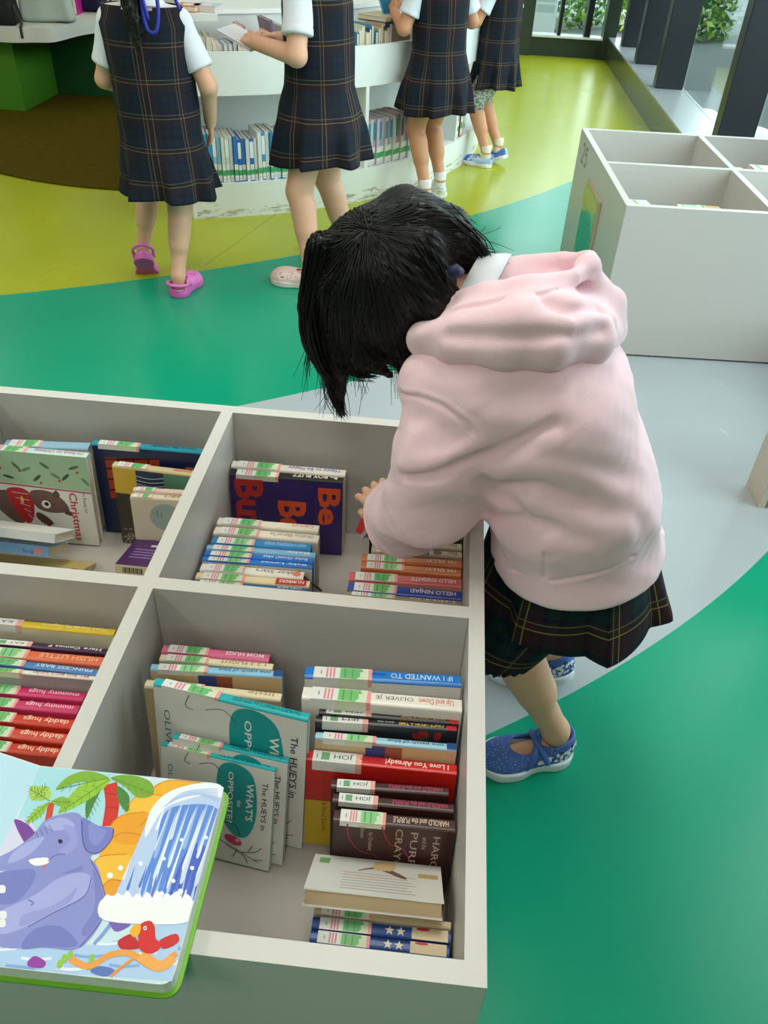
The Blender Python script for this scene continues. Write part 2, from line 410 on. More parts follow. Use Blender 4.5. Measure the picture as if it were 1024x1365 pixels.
# ---------------------------------------------------------------- light
w = bpy.data.worlds.new('sky'); SC.world = w; w.use_nodes = True
bg = w.node_tree.nodes['Background']; bg.inputs[0].default_value = (.86, .94, 1, 1); bg.inputs[1].default_value = 6.0
def area(name, loc, rot, sx, sy, power, col=(1, 1, 1), portal=False):
    l = bpy.data.lights.new(name, 'AREA'); l.shape = 'RECTANGLE'; l.size = sx; l.size_y = sy; l.energy = power; l.color = col
    if portal: l.cycles.is_portal = True
    o = bpy.data.objects.new(name, l); COL.objects.link(o); o.location = loc; o.rotation_euler = rot; return o
area('window_portal', (1.52, 4.5, 1.45), (0, PI/2, 0), 2.6, 7.2, 0, portal=True)
area('window_portal', (.75, 8.3, 1.5), (-PI/2, 0, 0), .9, 2.8, 0, portal=True)
for x in (-4.6, -2.3, -.1):
    for y in (-1.4, 1.4, 4.0, 6.6):
        area('ceiling_fill_lamp', (x, y, 2.96), (0, 0, 0), .6, 1.2, 22 if y < 0 else (26 if y < 2 else 8), (1, .95, .88))  # assumed ceiling lights; the row behind the camera is added as fill

# ================================================================ book bins
def bin_unit(loc, rz, label):
    root = empty('book_bin', loc, rz, label, 'book bin')
    W, D, T, Z = .905, .917, .0205, .4914
    def pn(name, a, b): bx(name, root, a, b, LAM, .0012, LAM_EDGE)
    zf = .2365
    pn('side_panel', (0, T+.001, .006), (T, D-T-.001, Z)); pn('side_panel', (W-T, T+.001, .006), (W, D-T-.001, Z))
    pn('front_panel', (0, 0, .006), (W, T+.001, Z)); pn('back_panel', (0, D-T-.001, .006), (W, D, Z))
    pn('cross_divider', (T, .448, zf), (W-T, .448+T+.001, Z))
    pn('half_divider', (.442, T+.001, zf), (.442+T, .448, Z)); pn('half_divider', (.4425, .448+T+.001, zf), (.4425+T, D-T-.001, Z))
    bx('bottom_panel', root, (T, T, zf-.018), (W-T, D-T, zf), mat('bin_bottom', (178, 172, 164), .45, .4, .02, 8))
    bx('plinth', root, (.01, .01, 0), (W-.01, D-.01, .006), BLACK)
    return root
near_bin = bin_unit((-.809, .304, 0), 0, 'large off-white divided book bin in the foreground that the child leans into')
far_bin = bin_unit((.530, 2.519, 0), math.radians(2.6), 'off-white divided book bin numbered 25 near the windows')
# number and acrylic sign pocket on the far bin's left side
q = MB(); fr = Frame((-.0004, .917, 0), (0, -1, 0), (0, 0, 1))
DIG = ink((70, 76, 64))
art_line(q, fr, [(.095, .452), (.115, .462), (.135, .452), (.13, .432), (.105, .405), (.10, .398), (.14, .400)], .009, DIG)
art_line(q, fr, [(.205, .462), (.168, .460)], .009, DIG); art_line(q, fr, [(.168, .460), (.165, .435)], .009, DIG)
art_line(q, fr, [(.165, .435), (.19, .440), (.202, .420), (.19, .400), (.163, .402)], .009, DIG)
q.build('number_lettering', far_bin)
q = MB(); q.box((-.010, .325, .13), (-.0005, .60, .395), mat('acrylic_frame', (186, 168, 138), .3))
o = q.build('sign_pocket', far_bin, bevel=.002)
q = MB(); fr = Frame((-.0105, .60, .13), (0, -1, 0), (0, 0, 1))
art_rect(q, fr, .008, .008, .267, .257, mat('acrylic_sheet', (150, 165, 120), .06, .8), 1)
art_poly(q, fr, [(.008, .06), (.06, .008), (.22, .008), (.267, .06), (.267, .13), (.18, .195), (.08, .195), (.008, .15)], mat('teal_floor_reflection', (62, 150, 124), .1, .8), 2)  # floor reflection painted on the acrylic as a teal polygon
q.build('pocket_sheet', o)
# edge of a further unit at the right border
st = empty('display_stand', (.866, 1.727, 0), math.radians(3), 'pale beige end of a floor-standing unit at the right edge of the grey floor', 'display stand')
bx('end_panel', st, (0, 0, 0), (.018, .10, .46), mat('beige_panel', (202, 188, 172), .4), .0015, LAM_EDGE)
bx('body', st, (.018, .001, 0), (.40, .10, .455), mat('floor_reflection_green', (120, 128, 84), .3), .001)  # green reflection of the floor put into the side's colour

# ================================================================ curved white bookcase
RC = np.array([-1.622, 5.197])
def ring(mbx, r0, r1, a0, a1, z0, z1, m, n=48, top=None):
    A = np.radians(np.linspace(a0, a1, n+1))
    for i in range(n):
        p = [(RC[0]+r*math.cos(a), RC[1]+r*math.sin(a)) for r, a in ((r0, A[i]), (r1, A[i]), (r1, A[i+1]), (r0, A[i+1]))]
        v = [(x, y, z0) for x, y in p]+[(x, y, z1) for x, y in p]
        mbx.add(v, [(0, 3, 2, 1), (1, 2, 6, 5), (3, 0, 4, 7)]+([(0, 1, 5, 4)] if i == 0 else [])+([(2, 3, 7, 6)] if i == n-1 else []), m)
        mbx.add(v, [(4, 5, 6, 7)], top or m)
shelf = empty('curved_bookcase', (0, 0, 0), 0, 'low white curved bookcase with a book trough on top and books below', 'bookcase')
def rpart(name, *a, **k):
    q = MB(); ring(q, *a, **k); return q.build(name, shelf, math.radians(40))
A0, A1 = -72.6, 62
def scuffed():
    m = mat('scuffed_lacquer', (228, 230, 224), .45, .4, .02, 6); nt = m.node_tree; b = nt.nodes['Principled BSDF']
    tc = nt.nodes.new('ShaderNodeTexCoord'); mp = nt.nodes.new('ShaderNodeMapping'); mp.inputs['Scale'].default_value = (5, 5, 26)
    n = nt.nodes.new('ShaderNodeTexNoise'); n.inputs['Scale'].default_value = 2.2; n.inputs['Detail'].default_value = 8; n.inputs['Roughness'].default_value = .75
    nt.links.new(tc.outputs['Object'], mp.inputs[0]); nt.links.new(mp.outputs[0], n.inputs['Vector'])
    sp = nt.nodes.new('ShaderNodeSeparateXYZ'); nt.links.new(tc.outputs['Object'], sp.inputs[0])
    mr = nt.nodes.new('ShaderNodeMapRange'); nt.links.new(sp.outputs[2], mr.inputs[0]); mr.inputs[1].default_value = .09; mr.inputs[2].default_value = .03
    mr.inputs[3].default_value = 0; mr.inputs[4].default_value = .16
    ad = nt.nodes.new('ShaderNodeMath'); ad.operation = 'ADD'; nt.links.new(n.outputs['Fac'], ad.inputs[0]); nt.links.new(mr.outputs[0], ad.inputs[1])
    rp = nt.nodes.new('ShaderNodeMapRange'); nt.links.new(ad.outputs[0], rp.inputs[0]); rp.inputs[1].default_value = .67; rp.inputs[2].default_value = .74
    mx = nt.nodes.new('ShaderNodeMix'); mx.data_type = 'RGBA'
    old = b.inputs['Base Color'].links[0].from_socket
    nt.links.new(rp.outputs[0], mx.inputs[0]); nt.links.new(old, mx.inputs[6]); mx.inputs[7].default_value = lin((165, 158, 128))+(1,)
    nt.links.new(mx.outputs[2], b.inputs['Base Color']); return m
rpart('plinth', 1.43, 1.766, A0, A1, 0, .145, scuffed(), top=WHITE)
rpart('trough_front', 1.748, 1.766, A0, A1, .49, .648, WHITE)
rpart('trough_floor', 1.43, 1.748, A0, A1, .49, .505, WHITE)
rpart('back_panel', 1.40, 1.43, A0, A1, 0, .735, mat('grey_white_panel', (215, 217, 214), .45, .4, .02, 6))
rpart('top_ledge', .85, 1.44, A0, A1, .735, .752, WHITE)
for a in (A0+.3, -46, -22.4, 2, 27, 52): rpart('divider', 1.43, 1.762, a-.3, a+.3, .145, .49, WHITE, n=1)
rpart('end_panel', 1.43, 1.766, A0-.55, A0, 0, .648, WHITE, n=1)
# display plate with two lying books, left end
pl = [at_z(px, py, .775)[:2] for px, py in ((225, 19), (290, 19), (284, 8), (225, 6))]
q = MB(); q.prism([tuple(p) for p in pl], .752, .775, WHITE); q.build('display_plate', shelf)

# round rug and green bench
RUG = mat('olive_carpet', (80, 68, 14), .95, .05, .25, 30, 1.0, 400)
A = np.linspace(0, 2*PI, 97)[:-1]
q = MB(); q.prism([(RC[0]+1.395*math.cos(a), RC[1]+1.395*math.sin(a)) for a in A], 0, .008, RUG)
tag(q.build('round_rug', None, math.radians(40)), 'round olive-brown carpet on the lime floor under the green bench', 'rug')
bench = empty('bench_seat', (0, 0, 0), 0, 'long curved bench with grey-white top and green base at upper left', 'bench')
edge = spline([(-3.6, 4.98), (-3.0, 5.0), tuple(at_z(0, 36.5, .46)[:2]), tuple(at_z(40, 37, .46)[:2]), tuple(at_z(66, 37, .46)[:2]), tuple(at_z(82, 34, .46)[:2]), tuple(at_z(105, 28.5, .46)[:2]), tuple(at_z(140, 23.5, .46)[:2]), tuple(at_z(170, 19, .46)[:2]), tuple(at_z(215, 14, .46)[:2])], 6)
poly = [tuple(p) for p in edge]+[(edge[-1][0]+.02, edge[-1][1]+.9), (-3.6, edge[-1][1]+.9)]
q = MB(); q.prism(poly, .388, .46, mat('bench_top', (205, 203, 194), .5, .4, .02, 6)); q.build('seat_top', bench, math.radians(40))
GRN = mat('green_panel', (72, 132, 30), .5, .4, .03, 5); DGR = mat('dark_green_panel', (24, 84, 44), .5, .4, .05, 5)
q = MB(); c = at_z(35, 150, 0); q.box((-3.6, c[1], .0085), (c[0], c[1]+.5, .388), GRN); q.build('base_block', bench)
q = MB(); q.box((c[0], 5.56, .0085), (-1.75, 5.62, .388), DGR); q.build('back_board', bench)
q = MB(); q.box((-3.6, 7.2, .0), (-1.2, 7.3, 1.2), mat('olive_wall', (96, 104, 36), .6)); tag(q.build('partition_panel'), 'olive-green low partition behind the bench at upper left', 'partition')

# ---------------------------------------------------------------- bags on the bench
def blob_bag(name, px, py, w, d, h, m, label, rz=0, cat='bag', sag=.02, seed=1):
    c = at_z(px, py, .46); root = empty(name, (c[0], c[1]+d/2, .46), rz, label, cat)
    def fn(p):
        k = 1-.25*np.clip(p[:, 2]/h, 0, 1)
        q = np.stack([np.abs(p[:, 0])/k-(w/2-.03), np.abs(p[:, 1])/k-(d/2-.03), np.abs(p[:, 2]-h/2)-(h/2-.03)], 1)
        dd = np.linalg.norm(np.maximum(q, 0), axis=1)+np.minimum(q.max(1), 0)-.03
        return dd+sag*.5*fbm(p, 22, seed)
    V, F = sdf_mesh(fn, (-w/2-.04, -d/2-.04, -.03), (w/2+.04, d/2+.04, h+.05), .009)
    V[:, 2] = np.maximum(V[:, 2], 0.0005)
    meshobj('body', V, F, m, root, None, True); return root
bp_ = blob_bag('backpack', -14, 34, .26, .16, .34, mat('black_nylon', (20, 20, 22), .7, .3, .1, 30), 'black backpack with a hanging strap at the left end of the bench', .2, 'backpack', .03, 3)
c = at_z(28, 37, .46); q = MB(); ox, oy = bp_.location.x, bp_.location.y
Rm = Matrix.Rotation(-.2, 3, 'Z')
def bl(x, y, z): v = Rm @ Vector((x-ox, y-oy, z-.46)); return (v.x, v.y, v.z)
q.tube([bl(c[0]-.05, c[1]+.06, .56), bl(c[0]-.005, c[1]+.03, .475), bl(c[0]-.0, c[1]-.004, .463), bl(c[0], c[1]-.008, .41)], .008, BLACK, 6); q.build('strap', bp_)
tt = blob_bag('tote_bag', 60, 31, .31, .10, .30, mat('pale_canvas', (176, 186, 176), .85, .2, .05, 60, .4, 500), 'pale grey-green canvas tote with a brown print on the bench', .1, 'tote bag', .02, 5)
q = MB(); fr = Frame((-.12, -.058, -.012), (1, 0, 0), (0, .18, .984))
art_blob(q, fr, [(.06, .15), (.09, .112), (.11, .098), (.15, .092), (.175, .115), (.16, .15), (.13, .165), (.10, .135)], ink((112, 72, 42)), 3)
art_line(q, fr, [(.05, .16), (.09, .125), (.14, .112)], .012, ink((50, 38, 30)), 5); q.build('print', tt)
q = MB(); q.tube(spline([(-.06, -.02, .28), (-.05, -.02, .40), (.05, -.02, .40), (.06, -.02, .28)], 6), .008, mat('pale_canvas', (0, 0, 0)), 6); q.build('handle', tt)
c = at_z(98, 20, .46); o = empty('magenta_folder', (c[0]+.005, c[1]+.08, .46), .12, 'upright magenta folder between the tote and the navy bag', 'folder')
bx('cover', o, (-.012, -.08, 0), (.012, .08, .24), mat('magenta', (190, 30, 130), .4), .002)
bx('sheets', o, (-.008, -.0815, .004), (.008, .078, .242), mat('paper', (230, 222, 205), .8), 0)
nb = blob_bag('navy_bag', 121, 17, .15, .13, .24, mat('navy_nylon', (22, 26, 58), .6, .3, .1, 30), 'small navy bag with a loop handle on the bench near the girl', .0, 'bag', .02, 8)
q = MB(); q.tube(spline([(.06, -.05, .03), (.115, -.05, .015), (.13, -.05, .07), (.10, -.05, .12), (.06, -.05, .11)], 5), .007, BLACK, 6); q.build('loop_handle', nb)
# ================================================================ books
PAGE = mat('page_edges', (218, 206, 184), .85, .2, .1, 90)
PAPW = mat('label_white', (228, 228, 222), .35, .4, .02)
ZF = .2372
def cover_mat(rgb, rough=.32): return mat('cover_%d_%d_%d' % tuple(rgb), rgb, rough, .45, .05, 25)
GREENS = [(110, 186, 118), (120, 190, 110), (140, 205, 140)]
def spine_label(q, fr, L, t, style, i0, n2, wrap=None):
    """white library sticker across the bottom end of a spine (u grows from the sticker's end)"""
    e = t*.02
    def R(a, b, m, ly, y0=e, y1=None): art_rect(q, fr, a*L, y0, b*L, (t-e if y1 is None else y1), m, ly)
    if style == 'cat':
        R(.055, .43, PAPW, 1)
        R(.10, .105, ink((40, 40, 40)), 2, t*.35, t*.65)
        for k in range(3): R(.135+k*.022, .148+k*.022, ink((226, 140, 150)), 2, t*.08, t*.92)
        g = ink(GREENS[i0 % 3]); g2 = ink((84, 160, 96))
        R(.215, .40, ink((216, 226, 196)), 2)
        art_poly(q, fr, [(.225*L, t*.08), (.33*L, t*.04), (.355*L, t*.3), (.35*L, t*.62), (.375*L, t*.72), (.36*L, t*.95), (.225*L, t*.95)], g, 3)
        art_rect(q, fr, .25*L, t*.1, .262*L, t*.92, g2, 4); art_rect(q, fr, .30*L, t*.1, .31*L, t*.92, g2, 4)
        R(.405, .43, ink((238, 160, 152)), 3)
    else:
        R(.05, .34, PAPW, 1); R(.075, .08, ink((60, 60, 60)), 2, t*.3, t*.7)
        R(.105, .16, ink((112, 166, 120)), 2, t*.2, t*.85)
        art_text(q, fr, style, .31*L, t*.72, t*.52, PI, ink((60, 60, 66)), 3, .12*L)
        R(.335, .375, ink((236, 172, 160)), 3)
    if wrap is not None:
        ff, h, d = wrap
        if style == 'cat':
            art_rect(q, ff, .055*L, h-d, .21*L, h, PAPW, 1); art_rect(q, ff, .21*L, h-d, .405*L, h, ink((216, 226, 196)), 1); art_rect(q, ff, .405*L, h-d, .43*L, h, ink((238, 160, 152)), 1)
        else:
            art_rect(q, ff, .05*L, h-d, .34*L, h, PAPW, 1); art_rect(q, ff, .335*L, h-d, .375*L, h, ink((236, 172, 160)), 1)
def book_mesh(root, L, t, h, cols, style=None, title=None, author=None, wrap=0, art=None, i0=0, c=.0022, ends=None, bold=.01, page=None):
    """a closed book standing on its fore-edge, spine up, front cover towards -y"""
    fcol, scol, bcol = cols
    q = MB(); r = min(t*.3, .004); n = 4
    out = [(-t/2, 0), (-t/2, h-r)]+[(-t/2+r-r*math.cos(a), h-r+r*math.sin(a)) for a in np.linspace(0, PI/2, n)[1:]]
    out += [(-p[0], p[1]) for p in out[::-1]]
    inn = [(-t/2+c, 0), (-t/2+c, h-c-r*.4), (-t/2+c+r*.4, h-c), (t/2-c-r*.4, h-c), (t/2-c, h-c-r*.4), (t/2-c, 0)]
    k = len(out); mf, ms, mb_ = [cover_mat(x) for x in (fcol, scol, bcol)]
    for i in range(k-1):
        a, b = out[i], out[i+1]; m = mf if i == 0 else (mb_ if i == k-2 else ms)
        q.add([(-L/2, *a), (-L/2, *b), (L/2, *b), (L/2, *a)], [(0, 3, 2, 1)] if True else [], m)
    for s in (-1, 1):                                   # cover thickness at the two ends
        for i in range(k-1):
            j0 = min(5, round(i*5/(k-1))); j1 = min(5, round((i+1)*5/(k-1)))
            f = [(s*L/2, *out[i]), (s*L/2, *out[i+1]), (s*L/2, *inn[j1])]+([(s*L/2, *inn[j0])] if j0 != j1 else [])
            o_ = list(range(len(f))); q.add(f, [tuple(o_ if s < 0 else o_[::-1])], ms)
    for i in range(5):
        a, b = inn[i], inn[i+1]
        q.add([(-L/2, *a), (-L/2, *b), (L/2, *b), (L/2, *a)], [(0, 1, 2, 3)], mb_)
    for s in (-1, 1): q.add([(-L/2, s*t/2, 0), (L/2, s*t/2, 0), (L/2, s*(t/2-c), 0), (-L/2, s*(t/2-c), 0)], [(0, 1, 2, 3) if s > 0 else (3, 2, 1, 0)], mf if s < 0 else mb_)
    ff = Frame((-L/2, -t/2, 0), (1, 0, 0), (0, 0, 1)); fs = Frame((-L/2, -t/2, h), (1, 0, 0), (0, 1, 0))
    if ends: art_rect(q, fs, .93*L, t*.02, L, t*.98, cover_mat(ends), 1)
    q.build('cover', root)
    q = MB(); q.box((-L/2+.0025, -t/2+c+.0002, .0025), (L/2-.0025, t/2-c-.0002, h-c-.0008), page or PAGE); q.build('pages', root)
    if style:
        q = MB(); spine_label(q, fs, L, t, style, i0, 0, (ff, h, wrap) if wrap else None); q.build('spine_label', root)
    if title:
        q = MB(); txt, col, wid = title; x0 = .95 if not ends else .91
        art_text(q, fs, txt, x0*L, t*.74, t*.62, PI, ink(col), 3, wid*L, bold)
        if author: art_text(q, fs, author[0], (x0-wid-.03)*L, t*.70, t*.42, PI, ink(author[1]), 3, author[2]*L)
        q.build('spine_title', root)
    if art:
        q = MB(); art(q, ff, L, h); q.build('cover_print', root)
def book(label, group, aL, aR, tpx, zt, cols, tilt=5, **k):
    A, B = at_z(*aL, zt), at_z(*aR, zt); L = float(np.linalg.norm(B-A)); yaw = math.atan2(B[1]-A[1], B[0]-A[0])
    C = at_z((aL[0]+aR[0])/2, (aL[1]+aR[1])/2-tpx, zt); mid = (A+B)/2
    t = max(.005, float(-math.sin(yaw)*(C-mid)[0]+math.cos(yaw)*(C-mid)[1])*.97)
    th = math.radians(tilt); h = (zt-ZF-t*math.sin(th))/math.cos(th)
    yo = -t/2*math.cos(th)+h*math.sin(th)
    root = empty('board_book' if k.pop('board', True) else 'paperback_book', (0, 0, 0), 0, label, 'book', group)
    root.location = (mid[0]+math.sin(yaw)*yo, mid[1]-math.cos(yaw)*yo, ZF+t/2*math.sin(th))
    root.rotation_euler = (Matrix.Rotation(yaw, 3, 'Z') @ Matrix.Rotation(-th, 3, 'X')).to_euler()
    book_mesh(root, L, t, h, cols, **k); return root
def slab_book(label, group, FL, FR, BL, zs, t, cols, art=None, depth=None, page=PAGE, name='board_book', spine_front=None, fart=None):
    """a book lying down: FL, FR, BL pixels of its upper face with heights zs; page edges face the front"""
    a, b, c = [at_z(*p, z) for p, z in zip((FL, FR, BL), zs)]
    ux = b-a; L = np.linalg.norm(ux); ux /= L; uy = c-a; uy -= ux*(uy@ux); D = np.linalg.norm(uy); uy /= D; D = depth or D
    n = np.cross(ux, uy)
    root = empty(name, (0, 0, 0), 0, label, 'book', group)
    root.matrix_world = Matrix(((ux[0], uy[0], n[0], a[0]-n[0]*t), (ux[1], uy[1], n[1], a[1]-n[1]*t), (ux[2], uy[2], n[2], a[2]-n[2]*t), (0, 0, 0, 1)))
    cm = [cover_mat(x) for x in cols]; cth = .0018
    q = MB(); q.box((0, 0, t-cth), (L, D, t), cm[0]); q.box((0, 0, 0), (L, D, cth), cm[2])
    if spine_front: q.box((0, -.0015, 0), (L, .0008, t), cover_mat(spine_front))
    else: q.box((0, D-.001, 0), (L, D+.0015, t), cm[1])
    q.build('cover', root)
    q = MB(); q.box((.002, .001, cth+.0002), (L-.002, D-.002, t-cth-.0002), page); q.build('pages', root)
    if art: q = MB(); art(q, Frame((0, 0, t), (1, 0, 0), (0, 1, 0)), L, D); q.build('cover_print', root)
    if fart: q = MB(); fart(q, Frame((0, -.0016, 0), (1, 0, 0), (0, 0, 1)), L, t); q.build('spine_title', root)
    return root

TEALP, CORAL, WHI, BLK = (30, 172, 178), (232, 120, 100), (245, 245, 240), (30, 30, 34)
# ---- cover pictures (u, v in metres on the cover; the book's own top is to the right)
def art_opposite(big):
    def f(q, fr, L, h):
        T = ink((28, 160, 160)); K = ink(BLK); W = ink(WHI)
        art_blob(q, fr, [(.52*L, .92*h), (.66*L, .98*h), (.82*L, .88*h), (.86*L, .55*h), (.80*L, .32*h), (.68*L, .28*h), (.56*L, .42*h), (.50*L, .68*h)], T, 1)
        art_text(q, fr, 'WHAT\'S', .765*L, .82*h, .085*L, -PI/2, W, 3, .36*h, .02)
        art_text(q, fr, 'the', .685*L, .64*h, .055*L, -PI/2, W, 3, None, .015)
        art_text(q, fr, 'OPPOSITE?', .60*L, .90*h, .065*L, -PI/2, W, 3, .50*h, .012)
        art_text(q, fr, 'The HUEYS in', .90*L, .86*h, .065*L, -PI/2, K, 3, .46*h, .010)
        art_text(q, fr, 'OLIVER JEFFERS', .06*L, .84*h, .06*L, -PI/2, ink((70, 120, 124)), 3, .70*h, .0)
        art_ell(q, fr, .66*L, .235*h, .05*L, .085*L, ink((214, 60, 110)), 3, rot=1.2); art_ell(q, fr, .70*L, .24*h, .018*L, .02*L, ink((240, 170, 160)), 4)
        for p in ([(.50, .22), (.66, .16), (.90, .06)], [(.60, .17), (.76, .10), (.80, .03)], [(.74, .13), (.86, .16), (.92, .22)], [(.80, .15), (.84, .22)], [(.70, .14), (.66, .06)], [(.86, .08), (.94, .10)], [(.52, .30), (.58, .40), (.68, .38), (.72, .30)]):
            art_line(q, fr, [(a*L, b*h) for a, b in p], .0011, K, 3)
        art_line(q, fr, [(.24*L, .98*h), (.21*L, .90*h), (.26*L, .88*h)], .001, K, 2); art_line(q, fr, [(.34*L, .90*h), (.46*L, .93*h), (.54*L, .86*h)], .001, K, 2)
    return f
def art_beboy(q, fr, L, h):
    R, O = ink((196, 52, 44)), ink((236, 92, 40))
    art_text(q, fr, 'Be', .79*L, .93*h, .27*L, -PI/2, O, 2, .52*h, .03); art_text(q, fr, 'Boy', .43*L, .72*h, .34*L, -PI/2, O, 2, .68*h, .035)
    art_text(q, fr, 'Buzz', .05*L, .97*h, .34*L, -PI/2, R, 2, .95*h, .035)
    art_text(q, fr, 'bell hooks', .72*L, .52*h, .05*L, -PI/2, ink(BLK), 3, .3*h)
def art_harold(q, fr, L, h):
    W = ink((196, 168, 150)); P = ink((150, 44, 92))
    art_text(q, fr, 'HAROLD', .83*L, .93*h, .085*L, -PI/2, W, 3, .62*h); art_text(q, fr, 'and the', .745*L, .90*h, .055*L, -PI/2, W, 3)
    art_text(q, fr, 'PURPLE', .645*L, .96*h, .085*L, -PI/2, W, 3, .62*h); art_text(q, fr, 'CRAYON', .52*L, .98*h, .085*L, -PI/2, W, 3, .62*h)
    art_text(q, fr, 'by Crockett', .30*L, .90*h, .05*L, -PI/2, W, 3); art_text(q, fr, 'Johnson', .23*L, .97*h, .05*L, -PI/2, W, 3)
    art_line(q, fr, [(.12*L, .98*h), (.14*L, .80*h), (.24*L, .66*h), (.40*L, .60*h), (.50*L, .42*h), (.46*L, .30*h)], .0018, P, 2)
    art_line(q, fr, [(.40*L, .98*h), (.48*L, .78*h), (.60*L, .72*h), (.76*L, .40*h), (.88*L, .52*h), (.86*L, .66*h)], .0018, P, 2)
def art_love(q, fr, L, h):
    art_rect(q, fr, 0, .55*h, L, h, cover_mat((206, 34, 30)), 1)
    art_text(q, fr, 'Jory John & Benji Davies', .12*L, .78*h, .045*L, -PI/2, ink((150, 60, 20)), 3, .6*h)
def art_xmas(q, fr, L, h):
    art_poly(q, fr, [(.0, .66*h), (L, .62*h), (L, h), (0, h)], ink((166, 196, 158)), 1)
    for k in range(11):
        u = (.04+.092*k)*L; v = (.80+.08*math.sin(k*2.3))*h; art_ell(q, fr, u, v, .055*L, .016*L, ink([(84, 110, 84), (110, 138, 96), (60, 84, 66)][k % 3]), 2, 10, .9*math.sin(k*1.7))
        if k % 2: art_ell(q, fr, u+.03*L, v-.05*h, .014*L, .014*L, ink((196, 40, 44)), 3, 8)
    art_poly(q, fr, [(.0, .655*h), (L, .615*h), (L, .60*h), (0, .64*h)], ink((178, 50, 60)), 2)
    B = ink((112, 84, 74)); R = ink((188, 40, 44)); m = lambda pts: [(a*L, b*h) for a, b in pts]
    art_blob(q, fr, m([(.0, .50), (.10, .56), (.30, .55), (.36, .40), (.30, .22), (.20, .20), (.06, .34)]), B, 2)
    art_blob(q, fr, m([(.18, .58), (.34, .60), (.42, .50), (.40, .30), (.34, .20), (.26, .26), (.20, .42)]), R, 3)
    art_blob(q, fr, m([(.40, .56), (.50, .60), (.62, .58), (.72, .50), (.76, .40), (.70, .36), (.56, .35), (.44, .40)]), B, 4)
    art_blob(q, fr, m([(.62, .56), (.66, .61), (.69, .56), (.66, .52)]), ink((96, 70, 62)), 5); art_blob(q, fr, m([(.72, .40), (.78, .37), (.77, .33), (.71, .35)]), ink((96, 70, 62)), 5)
    art_ell(q, fr, .54*L, .44*h, .045*L, .045*L, ink((236, 228, 220)), 5); art_ell(q, fr, .545*L, .445*h, .022*L, .022*L, ink(BLK), 6)
    art_ell(q, fr, .53*L, .53*h, .008*L, .008*L, ink(BLK), 5, 8); art_ell(q, fr, .62*L, .45*h, .008*L, .008*L, ink(BLK), 5, 8)
    art_blob(q, fr, m([(.44, .34), (.52, .30), (.58, .22), (.50, .20), (.42, .28)]), ink((90, 66, 58)), 4)
    art_ell(q, fr, .53*L, .18*h, .024*L, .024*L, R, 5)
    for k in range(5): art_line(q, fr, m([(.22+.03*k, .55-.06*k), (.38, .54-.07*k)]), .001, ink((240, 225, 220)), 5)
    art_ell(q, fr, .31*L, .47*h, .016*L, .04*L, ink((228, 190, 70)), 5)
    art_text(q, fr, 'Christmas', .78*L, .60*h, .105*L, -PI/2, ink((200, 30, 60)), 3, .56*h, .015); art_text(q, fr, 'I\'m Ready for', .91*L, .62*h, .045*L, -PI/2, ink((80, 80, 84)), 3)
    art_text(q, fr, 'Hannah', .24*L, .18*h, .035*L, -PI/2, ink((120, 120, 120)), 3); art_text(q, fr, 'Paloma', .18*L, .18*h, .035*L, -PI/2, ink((120, 120, 120)), 3)
def art_house(q, fr, L, h):
    O = ink((176, 66, 34)); D = ink((70, 26, 24))
    art_poly(q, fr, [(.10*L, .40*h), (.60*L, .62*h), (.60*L, .90*h), (.10*L, .86*h)], O, 1)
    for v in (.5, .62, .74, .84): art_line(q, fr, [(.10*L, v*h), (.60*L, (v+.05)*h)], .004, D, 2)
    for u in (.22, .36, .50): art_line(q, fr, [(u*L, .45*h), (u*L, .88*h)], .003, D, 2)
    for k in range(5): art_rect(q, fr, (.30+.03*k)*L, .10*h, (.315+.03*k)*L, (.30+.02*k)*h, ink((140, 150, 160)), 2)
    art_text(q, fr, 'Daddy', .84*L, .84*h, .10*L, -PI/2, ink((226, 120, 60)), 2, .5*h)
def art_yellowblack(q, fr, L, h):
    art_rect(q, fr, 0, 0, .32*L, .66*h, ink((62, 56, 48)), 1); art_rect(q, fr, .28*L, .66*h, .62*L, h*.97, ink((44, 56, 84)), 1)
    for k in range(5): art_line(q, fr, [(.28*L, (.70+.05*k)*h), (.45*L, (.68+.05*k)*h), (.62*L, (.71+.05*k)*h)], .0016, ink((200, 205, 210)), 2)
    art_rect(q, fr, .62*L, .5*h, L, .97*h, ink((92, 140, 112)), 1)
    art_text(q, fr, 'STEPHEN', .18*L, .60*h, .06*L, -PI/2, ink((225, 215, 190)), 2, .42*h)
    for k in range(40): art_ell(q, fr, (.03+.28*random.random())*L, (.02+.2*random.random())*h, .004, .0015, ink((140, 130, 110)), 2, 6, random.random()*3)
def art_beige(q, fr, L, h):
    art_ell(q, fr, .66*L, .72*h, .32*L, .20*h, ink((158, 176, 164)), 1)
    K = ink((90, 70, 60))
    art_ell(q, fr, .34*L, .26*h, .17*L, .17*L, ink((226, 212, 196)), 2, 20)
    for c_, r_ in (((.34, .26), .17), ((.36, .24), .11), ((.62, .34), .15)):
        art_line(q, fr, [(c_[0]*L+r_*L*math.cos(a), c_[1]*h+r_*L*math.sin(a)) for a in np.linspace(0, 6.1, 12)], .001, K, 3)
    art_text(q, fr, 'Martin', .56*L, .80*h, .05*L, -PI/2, K, 3); art_text(q, fr, 'Waddell', .48*L, .82*h, .05*L, -PI/2, K, 3)
def art_patch(q, fr, L, h):
    art_rect(q, fr, .36*L, .2*h, .50*L, h*.97, ink((66, 84, 150)), 1); art_rect(q, fr, .50*L, .2*h, .62*L, h*.97, ink((166, 96, 70)), 1); art_rect(q, fr, .62*L, .2*h, L*.99, h*.97, ink((216, 186, 140)), 1)
